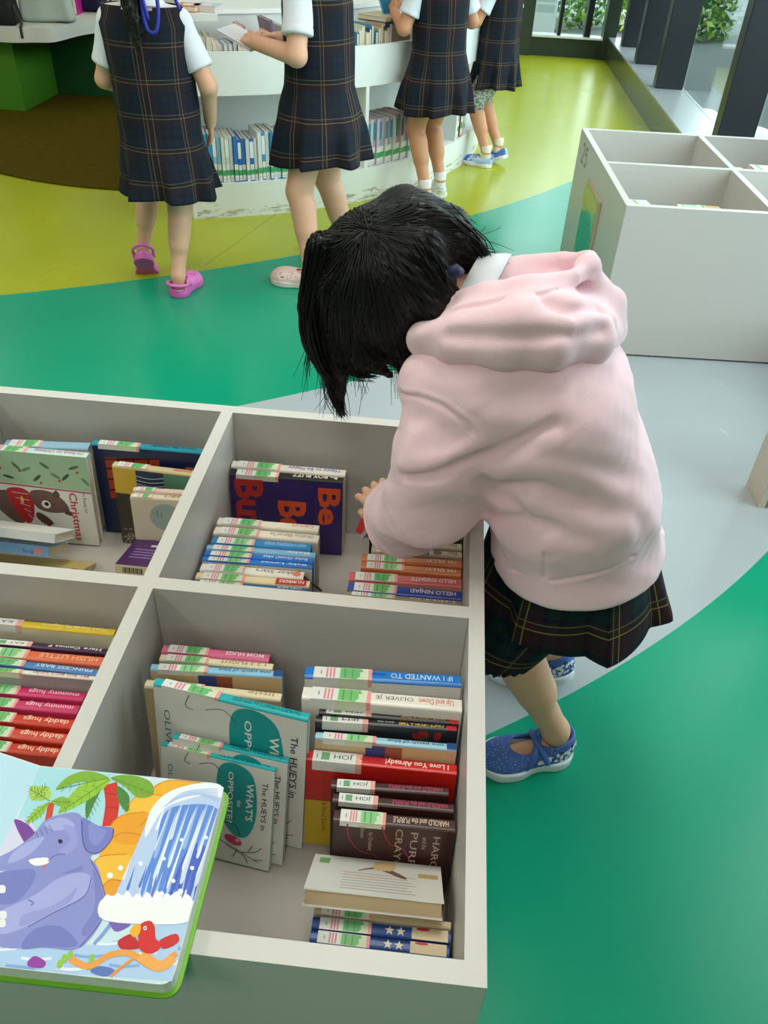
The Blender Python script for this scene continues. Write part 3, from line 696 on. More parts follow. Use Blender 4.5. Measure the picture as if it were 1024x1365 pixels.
def art_once(q, fr, L, h):
    for k in range(16): art_ell(q, fr, (.45+.5*random.random())*L, (.7+.25*random.random())*h, .008, .005, ink([(150, 30, 34), (30, 70, 50)][k % 2]), 1, 8, random.random()*3)
def art_plainlines(col, n=5):
    def f(q, fr, L, h):
        for k in range(n): art_rect(q, fr, .2*L, (.25+.09*k)*h, (.75+.04*(k % 3))*L, (.265+.09*k)*h, ink(col), 2)
    return f

# ---- lower right compartment, right file
G = 'board books in the near right compartment, right file'
WC = (226, 224, 216)
book('rearmost board book of the near right file, bright blue spine', G, (406, 902), (615, 914), 17, .45, (WC, (30, 122, 204), WC), 6, style='cat', title=('IF I WANTED TO', (200, 225, 245), .40), author=('oliver', (20, 40, 90), .1), wrap=.012)
book('white-spined board book with pinkish title behind the two black spines', G, (402, 930), (616, 948), 19, .452, (WC, (234, 228, 216), WC), 6, style='cat', title=('Up and Down', (214, 110, 100), .22), author=('OLIVER JE', (90, 90, 90), .24), wrap=.014, i0=1)
book('black board book with red spine ends, rear one of the matching pair', G, (425, 950), (612, 965), 10, .436, ((36, 30, 32), (34, 34, 38), (150, 24, 26)), 6, style='JEM', title=('ONCE UPON A TIME', (230, 190, 90), .32), author=('there was', (200, 200, 200), .12), ends=(196, 44, 44), art=art_once)
book('black board book with red spine ends, front one of the matching pair', G, (420, 961), (609, 974), 10, .432, ((36, 34, 34), (34, 34, 38), (150, 24, 26)), 6, style='JEM', title=('ONCE UPON A TIME', (230, 190, 90), .32), author=('there was', (200, 200, 200), .12), ends=(196, 44, 44), wrap=.014, art=art_once)
book('pale blue spine between the black pair and the thick red book', G, (420, 983), (609, 1000), 10, .42, ((214, 190, 150), (158, 206, 226), (158, 206, 226)), 6, style='cat', title=('one patch of blue', (40, 70, 120), .40), wrap=.010, art=art_patch, ends=(40, 76, 140), i0=2)
book('thick red board book with a yellow lower cover', G, (406, 1013), (609, 1033), 17, .402, ((216, 180, 30), (206, 30, 28), (206, 30, 28)), 6, style='JOH', title=('I Love You Already!', (245, 235, 225), .42), author=('Jory John', (120, 20, 20), .14), wrap=.016, art=art_love)
BR = (66, 38, 36)
for k, (a, b, t_, lab) in enumerate([((441, 1049), (598, 1060), 13, 'dark brown board book directly in front of the thick red book'), ((443, 1068), (605, 1083), 14, 'dark brown board book, middle one of three alike'),
                                    ((444, 1094), (607, 1109), 19, 'frontmost of three dark brown books, its lettered cover showing')]):
    book(lab, G, a, b, t_, .394, (BR, BR, BR), 5, style='JOH' if k < 2 else 'cat', title=('HAROLD and the PURPLE', (196, 70, 110) if k < 2 else (220, 200, 180), .46), art=art_harold if k == 2 else None, wrap=.008, i0=k)
def art_backcover(q, fr, L, D):
    for k in range(7): art_rect(q, fr, .25*L, (.10+.075*k)*D, (.80-.03*(k % 3))*L, (.112+.075*k)*D, ink((150, 140, 136) if k != 5 else (200, 90, 80)), 2)
    art_rect(q, fr, .05*L, .76*D, .13*L, .92*D, ink((120, 170, 120)), 2); art_rect(q, fr, .15*L, .74*D, .32*L, .95*D, ink((225, 225, 220)), 2)
    art_blob(q, fr, [(.36*L, .62*D), (.5*L, .72*D), (.7*L, .52*D), (.72*L, .58*D), (.55*L, .80*D), (.42*L, .72*D)], ink((120, 96, 84)), 2)
    art_blob(q, fr, [(.48*L, .72*D), (.62*L, .72*D), (.64*L, .96*D), (.5*L, .96*D)], ink((222, 190, 140)), 3); art_rect(q, fr, .82*L, .6*D, .97*L, .72*D, ink((196, 168, 110)), 2)
slab_book('worn white book fallen flat on the blue-starred books, back cover up', G, (405, 1183), (592, 1203), (425, 1139), (.405, .405, .335), .019, (WC, WC, WC), art_backcover, page=mat('old_pages', (186, 164, 128), .9))
STAR = (40, 78, 150)
def book_star(lab, a, b, t_, i):
    def art(q, fr, L, h): pass
    r = book(lab, G, a, b, t_, .372, (WC, STAR, WC), 3, style='cat', title=('IN YOUR OWN', (130, 190, 230), .20), author=('', (0, 0, 0), .1), i0=i)
    return r
book('tan-spined board book mostly under the fallen white book', G, (418, 1217), (601, 1239), 12, .372, (WC, (204, 184, 146), WC), 3, style='cat', title=('night', (190, 170, 130), .15))
for i, (a, b, lab) in enumerate([((415, 1237), (601, 1258), 'blue spine with white stars, second from the bin\'s front rim'), ((412, 1255), (599, 1277), 'blue spine with white stars touching the front rim of the bin')]):
    r = book(lab, G, a, b, 18, .372, ((222, 210, 190), STAR, STAR), 3, style='cat', title=('IN YOUR COT', (150, 200, 235), .22), i0=i)
    L = r.children[0].dimensions.x; t_ = r.children[0].dimensions.y; h_ = r.children[0].dimensions.z
    q = MB(); fs = Frame((-L/2, -t_/2, h_), (1, 0, 0), (0, 1, 0))
    art_rect(q, fs, .72*L, t_*.04, .98*L, t_*.96, ink((222, 200, 160)), 4); art_ell(q, fs, .80*L, t_*.85, .05*L, t_*.12, ink((200, 50, 50)), 5)
    for u in (.56, .64):
        art_poly(q, fs, [(u*L+(.4*t_ if j % 2 == 0 else .17*t_)*math.cos(j*PI/5+.3), t_*.5+(.4*t_ if j % 2 == 0 else .17*t_)*math.sin(j*PI/5+.3)) for j in range(10)], ink((240, 230, 205)), 5)
    q.build('spine_picture', r)

# ---- lower right compartment, left file
G = 'board books in the near right compartment, left file'
book('pink-spined board book at the back of the near left file', G, (215, 868), (358, 881), 12, .41, ((238, 170, 190), (226, 110, 150), (226, 110, 150)), 7, style='cat', title=('MOM HUGS', (250, 240, 240), .36), author=('', (0, 0, 0), .1))
book('cream-spined board book between the pink and pale blue spines', G, (212, 879), (363, 892), 10, .41, ((220, 210, 180), (228, 218, 180), (228, 218, 180)), 7, style='cat', title=('1 2 3 FLIGHT', (170, 110, 80), .42), i0=1)
book('pale blue spine behind the large white turquoise-spined book', G, (200, 892), (376, 902), 10, .435, ((214, 190, 150), (140, 196, 224), (140, 196, 224)), 7, style='cat', title=('one patch of blue', (30, 90, 160), .40), wrap=.008, art=art_patch, ends=(40, 76, 140), i0=2)
book('tan board book hidden behind the large white turquoise-spined book', G, (192, 914), (374, 933), 12, .432, ((196, 172, 132), (230, 214, 180), (196, 172, 132)), 8, style='cat', title=('little', (170, 150, 120), .2))
book('large white board book with turquoise spine and teal blob', G, (204, 911), (410, 960), 13, .468, (WC, TEALP, WC), 9, style='cat', title=('The HUEYS in WHAT\'S the OPPOSITE?', (20, 80, 90), .44), wrap=.004, art=art_opposite(1), c=.003)
book('small white turquoise-spined board book between its twin and the large one', G, (230, 982), (384, 1016), 9, .408, (WC, TEALP, WC), 14, style='cat', title=('The HUEYS in WHAT\'S', (20, 80, 90), .44), wrap=.006, art=art_opposite(0), i0=1)
book('small white board book with teal blob in front of its twin', G, (215, 992), (367, 1027), 9, .398, (WC, TEALP, WC), 16, style='cat', title=('The HUEYS in WHAT\'S', (20, 80, 90), .44), wrap=.006, art=art_opposite(0), i0=1)

# ---- upper right compartment
G = 'board books in the far right compartment, left file'
book('cream-spined book standing right behind the purple book', G, (308, 621), (460, 634), 9, .41, ((222, 214, 200), (226, 220, 206), (222, 214, 200)), 2, style='cat', title=('Happy to Be Nappy', (70, 90, 170), .46))
book('purple board book with big red and orange letters on its cover', G, (306, 632), (457, 643), 11, .405, ((56, 40, 110), (30, 30, 32), (56, 40, 110)), 2, style='cat', title=('Be BOY BUZZ', (240, 235, 225), .40), wrap=.010, art=art_beboy)
for i, (a, b, t_, sc, tt, tc, lab) in enumerate([
        ((289, 697), (424, 708), 11, (228, 216, 196), 'Carrot', (220, 110, 90), 'cream spine with orange lettering, rearmost of the fanned file before the purple book'),
        ((284, 710), (424, 722), 12, (230, 218, 200), 'Chili and Lou, Gilbert and Two', (120, 110, 100), 'cream spine with a long grey title, second of the fanned file'),
        ((281, 723), (414, 733), 11, (44, 130, 186), 'WHAT A WONDERFUL WORLD', (160, 210, 235), 'mid-blue spine with pale capitals, third of the fanned file'),
        ((275, 731), (420, 742), 8, (128, 178, 214), 'Baby', (220, 235, 245), 'pale blue thin spine, rearmost of three blue ones together'),
        ((272, 739), (417, 750), 8, (36, 110, 196), 'Baby Goes! play', (220, 235, 250), 'bright blue thin spine, middle of three blue ones together'),
        ((269, 746), (416, 757), 7, (40, 120, 204), 'Baby Loves', (220, 235, 250), 'thin bright blue spine, frontmost of three blue ones together'),
        ((266, 759), (404, 771), 12, (232, 226, 212), 'Baker Stars', (120, 100, 90), 'cream spine with an orange disc in front of the blue spines'),
        ((260, 770), (412, 782), 11, (226, 206, 166), 'NUMBERS', (240, 225, 215), 'tan spine with a red block in the fanned file'),
        ((257, 776), (410, 788), 6, (44, 92, 128), 'OPUZZ', (220, 230, 235), 'dark blue spine half hidden by the middle rim')]):
    r = book(lab, G, a, b, t_, .388-.001*i, ((216, 206, 190), sc, sc), 9, style='cat', title=(tt, tc, .42 if len(tt) > 9 else .22), i0=i)
    L = r.children[0].dimensions.x; tb = r.children[0].dimensions.y; hb = r.children[0].dimensions.z
    fs = Frame((-L/2, -tb/2, hb), (1, 0, 0), (0, 1, 0))
    if i in (6, 7):
        q = MB()
        if i == 6: art_ell(q, fs, .93*L, tb*.5, tb*.34, tb*.34, ink((226, 130, 90)), 4)
        else: art_rect(q, fs, .70*L, tb*.03, .97*L, tb*.97, cover_mat((186, 46, 50)), 2)
        q.build('spine_picture', r)
slab_book('dark brown cover edge slanting out of the fanned file', G, (408, 770), (430, 787), (399, 760), (.375, .32, .378), .004, ((84, 60, 50),)*3, depth=.016)
G = 'board books in the far right compartment, right file'
for i in range(7):
    k = 683+5.4*i
    book('thin %s-spined board book under the pink sleeve, %s from the back' % (['black', 'black', 'cream', 'black', 'black', 'grey', 'black'][i], ['first', 'second', 'third', 'fourth', 'fifth', 'sixth', 'seventh'][i]), G, (494, k), (616, k+7.5), 4.6, .385,
         ((30, 28, 28),)+((([(34, 32, 32), (30, 30, 32), (206, 190, 160), (28, 28, 30), (30, 30, 30), (170, 160, 140), (26, 26, 28)][i]),)*2), 5, style='cat', title=(['WHITE', 'JORDAN', 'MAMA', 'Hoban', 'BLACK & WHITE', 'Hoban', 'HOBAN'][i], (210, 200, 180) if i not in (2, 5) else (60, 50, 50), .2), i0=i)
for i, (a, b) in enumerate([((496, 726), (616, 732)), ((495, 735), (616, 743))]):
    r = book('navy and cream spine below the pink cuff, %s of the pair' % ['rear one', 'front one'][i], G, a, b, 9, .385, ((200, 186, 160), (206, 192, 164), (40, 60, 110)), 5, style='cat', title=('Elm', (100, 90, 80), .1), i0=i)
    L = r.children[0].dimensions.x; tb = r.children[0].dimensions.y; hb = r.children[0].dimensions.z; fs = Frame((-L/2, -tb/2, hb), (1, 0, 0), (0, 1, 0))
    q = MB(); art_rect(q, fs, .43*L, tb*.03, .64*L, tb*.97, cover_mat((34, 54, 110)), 2); art_text(q, fs, 'ELM', .62*L, tb*.8, tb*.72, PI, ink((200, 205, 215)), 4, .16*L)
    art_ell(q, fs, .73*L, tb*.5, .05*L, tb*.36, ink((120, 104, 90)), 4); q.build('spine_picture', r)
for i, (a, b) in enumerate([((482, 746), (616, 755)), ((481, 756), (615, 767))]):
    book('orange spine in front of the pink cuff, %s of the orange pair' % ['rear one', 'front one'][i], G, a, b, 10, .388, ((200, 110, 70), (212, 124, 72), (190, 90, 60)), 5, style='cat', title=('I\'M SILLY!', (240, 230, 210), .30), author=('', (0, 0, 0), .1), i0=i+1)
for i, (a, b, t_, sc, tt, lab) in enumerate([((465, 772), (616, 782), 12.5, (214, 96, 96), 'HELLO KNIGHTS!', 'pink-red spine in front of the two orange ones'), ((463, 786), (616, 799), 13, (40, 66, 156), 'HELLO NINJAS!', 'royal blue spine with white capitals in front of the pink-red one'),
                                            ((460, 792), (616, 806), 5.5, (150, 134, 112), 'HELLO', 'grey-brown spine against the middle rim, frontmost of the right file')]):
    book(lab, G, a, b, t_, .388, ((206, 150, 120), sc, sc), 5, style='cat', title=(tt, (240, 225, 225), .40), i0=i)

# ---- upper left compartment
G = 'board books in the far left compartment'
book('cream book with pale blue spine at the back of the far left compartment', G, (4, 594), (117, 598), 10, .42, ((206, 196, 170), (150, 190, 214), (206, 196, 170)), 3, style='cat', title=('', BLK, .2))
book('white Christmas board book with a brown bear in a red jumper', G, (-28, 598), (114, 610), 10, .425, (WC, (206, 226, 224), WC), 7, style='cat', title=('I\'m Ready for Christmas', (180, 60, 90), .46), art=art_xmas)
book('navy book with a teal spine and orange house on its cover', G, (122, 591), (269, 603), 7, .43, ((28, 40, 78), (40, 150, 172), (28, 40, 78)), 5, style='cat', title=('This is My Daddy!', (20, 70, 84), .42), wrap=.010, art=art_house)
book('yellow and black book leaning on the navy teal-spined book', G, (149, 620), (259, 633), 8, .405, ((216, 176, 60), (216, 196, 150), (60, 70, 110)), 6, style='cat', title=('JENNIFER', (200, 60, 50), .22), art=art_yellowblack)
book('thin pale pink spine behind the beige drawing cover', G, (177, 653), (247, 657), 6, .385, ((214, 200, 180), (226, 196, 186), (214, 200, 180)), 6, style='cat', title=('', BLK, .1))
book('beige book with a line drawing beside the slanted divider', G, (173, 662), (242, 666), 7, .38, ((216, 202, 178), (222, 206, 180), (216, 202, 178)), 6, style='cat', title=('JUJU II', (60, 50, 50), .3), art=art_beige)
def art_purple(q, fr, L, D):
    for k in range(4): art_rect(q, fr, .2*L, (.3+.1*k)*D, .8*L, (.33+.1*k)*D, ink((150, 120, 170)), 2)
    art_rect(q, fr, .55*L, .75*D, .9*L, .82*D, ink((200, 190, 210)), 2)
def art_bar(q, fr, L, t):
    for k in range(16): art_rect(q, fr, (.2+.035*k)*L, .15*t, (.2+.035*k+.012+.008*(k % 3))*L, .8*t, ink((50, 50, 56)), 2)
slab_book('dark purple book lying tilted against the divider', G, (153, 752), (203, 757), (188, 719), (.315, .315, .29), .016, ((74, 40, 92),)*3, art_purple, spine_front=(206, 190, 150), fart=art_bar)
def art_soup(q, fr, L, t): art_text(q, fr, 'Soup', .70*L, .2*t, .6*t, 0, ink((40, 80, 150)), 2); art_ell(q, fr, .88*L, .5*t, .05*L, .3*t, ink((220, 130, 120)), 2)
def art_rows(q, fr, L, D):
    for k in range(3): art_rect(q, fr, .1*L, (.12+.09*k)*D, .6*L, (.14+.09*k)*D, ink((150, 120, 60)), 2)
    art_blob(q, fr, [(.62*L, .1*D), (.74*L, .22*D), (.9*L, .25*D), (.85*L, .06*D)], ink((130, 170, 90)), 2); art_rect(q, fr, .90*L, .05*D, .96*L, .3*D, ink((206, 60, 60)), 2)
    art_rect(q, fr, .70*L, .05*D, .86*L, .12*D, ink((130, 170, 200)), 3)
slab_book('yellow picture book at the bottom of the pile under the blue book', G, (-50, 749), (103, 763), (-57, 735), (.285, .285, .250), .020, ((220, 200, 120), (220, 200, 120), (200, 190, 160)), art_rows, depth=.08)
slab_book('blue-spined book in the middle of the pile by the Christmas book', G, (-51, 716), (66, 729), (-50, 706), (.320, .320, .275), .018, ((150, 190, 220), WC, WC), depth=.075, spine_front=(120, 164, 206), fart=art_soup)
slab_book('white book topmost of the pile in front of the Christmas book', G, (-50, 697), (74, 712), (-42, 687), (.350, .350, .305), .016, (WC, WC, WC), depth=.07, spine_front=(206, 208, 206))

# ---- lower left compartment
G = 'board books in the near left compartment'
for i, (a, b, t_, zt, sc, fc, tt, tc, st_, w_, lab) in enumerate([
        ((-46, 828), (151, 846), 10, .425, (222, 190, 40), (224, 216, 186), 'Won\'t You Be My Hugaroo', (250, 235, 170), 'KAT', .012, 'yellow spine at the back of the near left compartment'),
        ((-20, 857), (142, 871), 8, .41, (60, 34, 66), (70, 40, 70), 'Here Comes F', (240, 235, 230), 'KAT', 0, 'dark purple spine in front of the yellow one'),
        ((-44, 871), (137, 887), 14, .41, (226, 110, 74), (224, 120, 80), 'HUSH LITTLE', (240, 190, 150), 'cat', 0, 'broad orange spine with a faint scratchy title'),
        ((-44, 880), (130, 900), 10, .41, (74, 130, 190), (60, 90, 150), 'PRINCESS BABY', (215, 230, 245), 'cat', 0, 'blue spine with white capitals in the near left compartment'),
        ((-44, 891), (126, 906), 6, .41, (232, 228, 216), (156, 158, 156), 'MY BIG BOY UND', (190, 50, 50), 'cat', .01, 'white spine with multicoloured capitals'),
        ((-44, 920), (110, 934), 14, .388, (206, 50, 106), (206, 60, 106), 'mommy hugs', (245, 205, 215), 'cat', 0, 'bright pink spine in the near left compartment, rear one of two'),
        ((-44, 938), (102, 951), 14, .388, (206, 56, 106), (206, 60, 106), 'mommy hugs', (245, 205, 215), 'cat', 0, 'bright pink spine with worn title, front one of two'),
        ((-44, 957), (95, 971), 15, .388, (206, 58, 36), (206, 60, 36), 'daddy hugs', (250, 215, 190), 'cat', 0, 'red spine in the near left compartment, rear one of three'),
        ((-44, 977), (87, 991), 16, .388, (214, 76, 62), (206, 60, 36), 'daddy hugs', (250, 215, 190), 'cat', 0, 'paler red spine in the near left compartment, middle of three'),
        ((-44, 997), (80, 1010), 16, .388, (206, 62, 40), (206, 60, 36), 'daddy hugs', (250, 215, 190), 'cat', 0, 'red spine nearest the open elephant picture book')]):
    book(lab, G, a, b, t_, zt, (fc, sc, sc), 5, style=st_, title=(tt, tc, .44), wrap=w_, i0=i)

# ---- far bin: only top edges show
G = 'books in the numbered bin'
def bin_pt(px, py, z): return at_z(px, py, z)
for i, (a, b, t_, zt, sc, lab) in enumerate([((843, 272), (868, 273), 8, .45, (215, 215, 212), 'pale spine at the left of the numbered bin\'s near compartment'), ((906, 276), (932, 277), 5, .45, (150, 200, 160), 'green-stickered spine in the numbered bin\'s near compartment'),
        ((930, 277), (962, 279), 5, .45, (206, 170, 90), 'ochre spine in the numbered bin\'s near compartment'), ((978, 226), (993, 227), 5, .45, (226, 190, 180), 'pinkish spine in the numbered bin\'s right rear compartment'), ((1010, 228), (1040, 230), 11, .455, (222, 226, 232), 'white and blue spine at the right edge of the numbered bin')]):
    book(lab, G, a, b, t_, zt, ((210, 205, 195), sc, sc), 3, style='cat')

# ---------------------------------------------------------------- open picture book resting on the bin rim
ZP = .5125
P = lambda cx, cy: at_z(cx/3.2, 970+cy/3.2, ZP)
o0 = P(790, 1040); e1 = P(960, 250)-P(720, 1085); 
uyv = P(955, 260)-P(735, 1080); uyv[2] = 0; uyv /= np.linalg.norm(uyv); uxv = np.array([uyv[1], -uyv[0], 0]); 
eb = empty('picture_book', tuple(P(400, 600)*[1, 1, 0]+[0, 0, .4918]), 0, 'open children\'s picture book with an elephant and waterfall resting on the bin rim', 'book')
Oe = np.array(eb.location)
def pg(cx, cy):
    v = P(cx, cy)-Oe; return (float(v@uxv), float(v@uyv))
zp = ZP-.4918
# right page outline
def rrect(c4, r=.012):
    out = []
    for i in range(4):
        p0, p1, p2 = [np.array(c4[(i+k-1) % 4], float) for k in range(3)]
        d0 = (p0-p1)/np.linalg.norm(p0-p1); d2 = (p2-p1)/np.linalg.norm(p2-p1)
        a = p1+d0*r; b = p1+d2*r
        for t in np.linspace(0, 1, 6): out.append(tuple((1-t)**2*a+2*t*(1-t)*p1+t*t*b))
    return out
xR = pg(850, 660)[0]; yT = pg(600, 205)[1]; yB = pg(400, 1065)[1]; xF = pg(175, 150)[0]
c4 = [(xF, yB), (xR, yB), (xR, yT), (xF, yT)]
Rz = np.array([[uxv[0], uyv[0]], [uxv[1], uyv[1]]])
eb.rotation_euler.z = math.atan2(uxv[1], uxv[0])
q = MB(); q.prism([c4[0]]+rrect(c4)[6:18]+[c4[3]], .003, zp, mat('page_white', (236, 236, 232), .3)); q.build('right_pages', eb)
c5 = [(xF-.004, yB-.004), (xR+.004, yB-.004), (xR+.004, yT+.004), (xF-.004, yT+.004)]
q = MB(); q.prism([c5[0]]+rrect(c5, .016)[6:18]+[c5[3]], 0, .003, mat('green_cover', (118, 186, 40), .3)); q.build('back_cover', eb)
# left half, rising a little from the fold
th = math.radians(24); W = xR-xF
lp = empty('left_leaf', (xF, 0, zp-.004)); lp.parent = eb; lp.rotation_euler = (0, th, 0)
q = MB(); q.prism([(0, yB), (0, yT), (-W, yT), (-W, yB)], -.010, .004, mat('page_white', (0, 0, 0))); lo_ = q.build('left_pages', eb); lo_.location = (xF, 0, zp-.004); lo_.rotation_euler = (0, th, 0)
q = MB(); q.prism([(0, yB-.004), (0, yT+.004), (-W-.004, yT+.004), (-W-.004, yB-.004)], -.013, -.010, mat('green_cover', (0, 0, 0))); lc_ = q.build('front_cover', eb); lc_.location = (xF, 0, zp-.004); lc_.rotation_euler = (0, th, 0)
bpy.data.objects.remove(lp)
# the printed picture
q = MB(); fr = Frame((0, 0, zp), (1, 0, 0), (0, 1, 0))
def A(pts, col, ly, n=5, raw=False):
    pp = [pg(*p) for p in pts]
    pp = [(min(max(x, xF), xR-.0006), min(max(y, yB+.0006), yT-.0006)) for x, y in pp]
    if raw: art_poly(q, fr, pp, ink(col), ly)
    else: 
        s = [(min(max(x, xF), xR-.0006), min(max(y, yB+.0006), yT-.0006)) for x, y in spline(pp, n, True)]
        art_poly(q, fr, [tuple(x) for x in s], ink(col), ly)
def Lw(pts, w, col, ly):
    hw = w/3.2*.00042
    art_line(q, fr, [(min(max(pg(*p)[0], xF+hw), xR-hw-.0006), min(max(pg(*p)[1], yB+hw+.0006), yT-hw-.0006)) for p in pts], hw*2, ink(col), ly)
art_poly(q, fr, rrect([(xF+.0005, yB+.0005), (xR-.0005, yB+.0005), (xR-.0005, yT-.0005), (xF+.0005, yT-.0005)], .011), ink((206, 228, 238)), 1)
A([(175, 155), (600, 200), (640, 300), (450, 420), (150, 500), (60, 420)], (166, 218, 226), 2, raw=True)
A([(30, 400), (120, 390), (160, 470), (60, 540), (-10, 520)], (214, 214, 236), 3)
# water at the foot
A([(-160, 900), (430, 930), (820, 800), (800, 900), (760, 1085), (300, 1055), (-200, 1010)], (176, 206, 238), 3, raw=True)
for k in range(12):
    x = -60+75*k; y = 940+50*((k*5) % 3)-(k*4); Lw([(x, y), (x+60, y+8), (x+130, y+2)], 9, [(230, 240, 250), (130, 172, 226)][k % 2], 5)
# orange rocks
for i, pts in enumerate([[(650, 260), (720, 225), (860, 225), (880, 250), (760, 300), (680, 310)], [(545, 330), (600, 285), (690, 290), (690, 340), (640, 370), (540, 370)], [(470, 420), (520, 375), (620, 360), (670, 390), (640, 470), (560, 500), (480, 480)],
                        [(440, 500), (520, 450), (610, 460), (600, 560), (520, 600), (430, 580)], [(385, 600), (430, 550), (540, 540), (570, 580), (540, 660), (430, 700)], [(420, 700), (470, 650), (530, 660), (500, 730), (440, 735)], [(600, 420), (660, 350), (720, 290), (760, 290), (680, 400), (600, 520)]]):
    A(pts, [(240, 176, 40), (246, 190, 60), (238, 160, 34)][i % 3], 4+i % 3)
    Lw(pts[:3], 3, (206, 120, 30), 8)
# waterfall
A([(640, 370), (730, 270), (880, 238), (965, 262), (930, 420), (880, 580), (830, 740), (640, 745), (490, 720), (560, 560)], (188, 208, 240), 9, raw=True)
A([(700, 370), (790, 330), (930, 350), (900, 520), (835, 735), (650, 740), (600, 690), (660, 520)], (92, 140, 220), 10)
A([(800, 520), (880, 520), (845, 735), (720, 740)], (66, 96, 196), 11)
def drop(x0, y0, x1, y1, w, col, ly):
    dx, dy = x1-x0, y1-y0; ln = math.hypot(dx, dy); nx, ny = -dy/ln*w, dx/ln*w
    A([(x0, y0), (x0+dx*.6+nx*.6, y0+dy*.6+ny*.6), (x1-dx*.08+nx, y1-dy*.08+ny), (x1, y1), (x1-dx*.08-nx, y1-dy*.08-ny), (x0+dx*.6-nx*.6, y0+dy*.6-ny*.6)], col, ly, 3)
for k in range(20):
    x = 655+14*k; y0 = 300+(k*37) % 60; ln = 140+(k*53) % 230; s = -ln*.34; w_ = 6+(k*3) % 4
    x0, y0b = x+60-.1*k, y0
    if y0b+ln > 735: ln = 735-y0b
    drop(x0, y0b, x0+s, y0b+ln, w_, [(240, 246, 252), (206, 222, 246), (150, 184, 236), (222, 232, 250)][k % 4], 12)
for k in range(18):
    x = 560+17*k; y0 = 560+(k*29) % 90; drop(x, y0, x-34, y0+90+(k*17) % 60, 6, [(226, 234, 250), (84, 120, 210), (180, 204, 242)][k % 3], 12)
A([(640, 360), (720, 276), (860, 238), (965, 258), (950, 300), (880, 290), (760, 320), (690, 360), (620, 470)], (238, 242, 248), 13)
for k in range(7): Lw([(700+8*k, 340-6*k), (790+10*k, 275+2*k), (930, 262+9*k)], 4, (176, 200, 236), 14)
for cx_, cy_, r_ in ((470, 632, 13), (515, 600, 11), (600, 580, 10), (740, 655, 9), (820, 600, 9), (700, 560, 8), (775, 480, 8), (880, 470, 8), (740, 725, 14), (690, 710, 11), (770, 700, 12)):
    A([(cx_+r_*math.cos(t), cy_+r_*math.sin(t)) for t in np.linspace(0, 2*PI, 9)[:-1]], (240, 244, 250), 14, 3)
A([(430, 740), (520, 715), (640, 745), (760, 730), (840, 745), (815, 830), (640, 840), (440, 820)], (244, 244, 246), 13)
for k in range(9): A([(440+42*k, 735), (460+42*k, 712-(k*7) % 18), (484+42*k, 735), (462+42*k, 752)], (246, 247, 250), 13)
# palms
def frond(pts, col, ly): A(pts, col, ly)
Lw([(470, 240), (480, 320), (466, 420)], 52, (206, 50, 36), 6); Lw([(452, 280), (500, 285)], 3, (150, 30, 24), 7); Lw([(455, 340), (505, 345)], 3, (150, 30, 24), 7); Lw([(220, 320), (205, 400)], 24, (206, 70, 36), 6)
for pts, c_ in (([(465, 215), (380, 180), (290, 210), (240, 265), (330, 235), (400, 230)], (128, 176, 50)), ([(470, 220), (360, 240), (290, 300), (250, 365), (340, 330), (420, 280)], (150, 196, 60)), ([(475, 215), (560, 190), (640, 230), (655, 285), (590, 300), (530, 250)], (120, 170, 50)),
                ([(430, 260), (370, 310), (370, 390), (400, 330)], (70, 130, 60)), ([(500, 250), (550, 290), (545, 360), (510, 320)], (70, 130, 60)), ([(215, 315), (160, 250), (125, 262), (170, 290)], (160, 200, 70)), ([(210, 320), (150, 350), (110, 410), (170, 380)], (150, 196, 60)), ([(220, 315), (270, 295), (300, 320), (255, 335)], (140, 186, 60)), ([(140, 310), (130, 270), (200, 250), (215, 300)], (176, 206, 90))):
    frond(pts, c_, 8); Lw([pts[0], pts[len(pts)//2]], 3, (90, 130, 40), 9)
    p0_, p1_ = np.array(pts[0]), np.array(pts[len(pts)//2])
    for f_ in (.25, .4, .55, .7, .85):
        m_ = p0_+(p1_-p0_)*f_; d_ = (p1_-p0_)/np.linalg.norm(p1_-p0_); n_ = np.array([-d_[1], d_[0]])
        for e_ in (-1, 1): Lw([tuple(m_), tuple(m_+d_*16+n_*e_*22*(1.1-abs(f_-.4)))], 2, (96, 140, 44), 9)
A([(60, 395), (120, 415), (160, 470), (140, 500), (110, 500)], (120, 60, 150), 5)
# elephant
E1, E2, E3, EO = (140, 146, 208), (120, 126, 196), (166, 172, 224), (84, 84, 150)
A([(385, 560), (440, 680), (445, 800), (340, 940), (180, 935), (-20, 920), (-60, 700), (40, 600), (200, 560)], E1, 9)
A([(90, 940), (150, 860), (260, 850), (330, 930), (180, 938)], E2, 10)
A([(330, 620), (390, 640), (360, 720), (230, 790), (90, 860), (-10, 880), (-20, 800), (140, 720), (240, 650)], E3, 11); Lw([(390, 640), (360, 720), (230, 790), (120, 850)], 3, EO, 12)
A([(150, 610), (130, 680), (60, 750), (-30, 740), (-40, 640), (60, 610)], E2, 10)
A([(255, 372), (340, 370), (390, 470), (385, 560), (300, 610), (200, 630), (120, 590), (0, 612), (-60, 600), (-60, 560), (60, 520), (140, 460), (190, 400)], E1, 12)
A([(350, 385), (420, 420), (485, 432), (470, 490), (410, 540), (365, 520), (350, 450)], E2, 13); Lw([(350, 400), (352, 470), (370, 525), (420, 535), (475, 480), (484, 432)], 4, EO, 14)
A([(190, 410), (270, 385), (320, 420), (240, 440)], E3, 13); A([(60, 530), (140, 480), (190, 470), (130, 540), (40, 580)], E3, 13)
for k in range(4): Lw([(150+20*k, 440-8*k), (165+20*k, 470-8*k)], 2, EO, 14)
A([(125, 565), (200, 556), (205, 580), (150, 590)], (246, 246, 240), 14); A([(178, 592), (200, 588), (190, 606)], (200, 120, 110), 14)
A([(248, 482), (262, 478), (268, 490), (255, 496)], (34, 30, 50), 14); Lw([(205, 570), (240, 545), (280, 540)], 3, EO, 14)
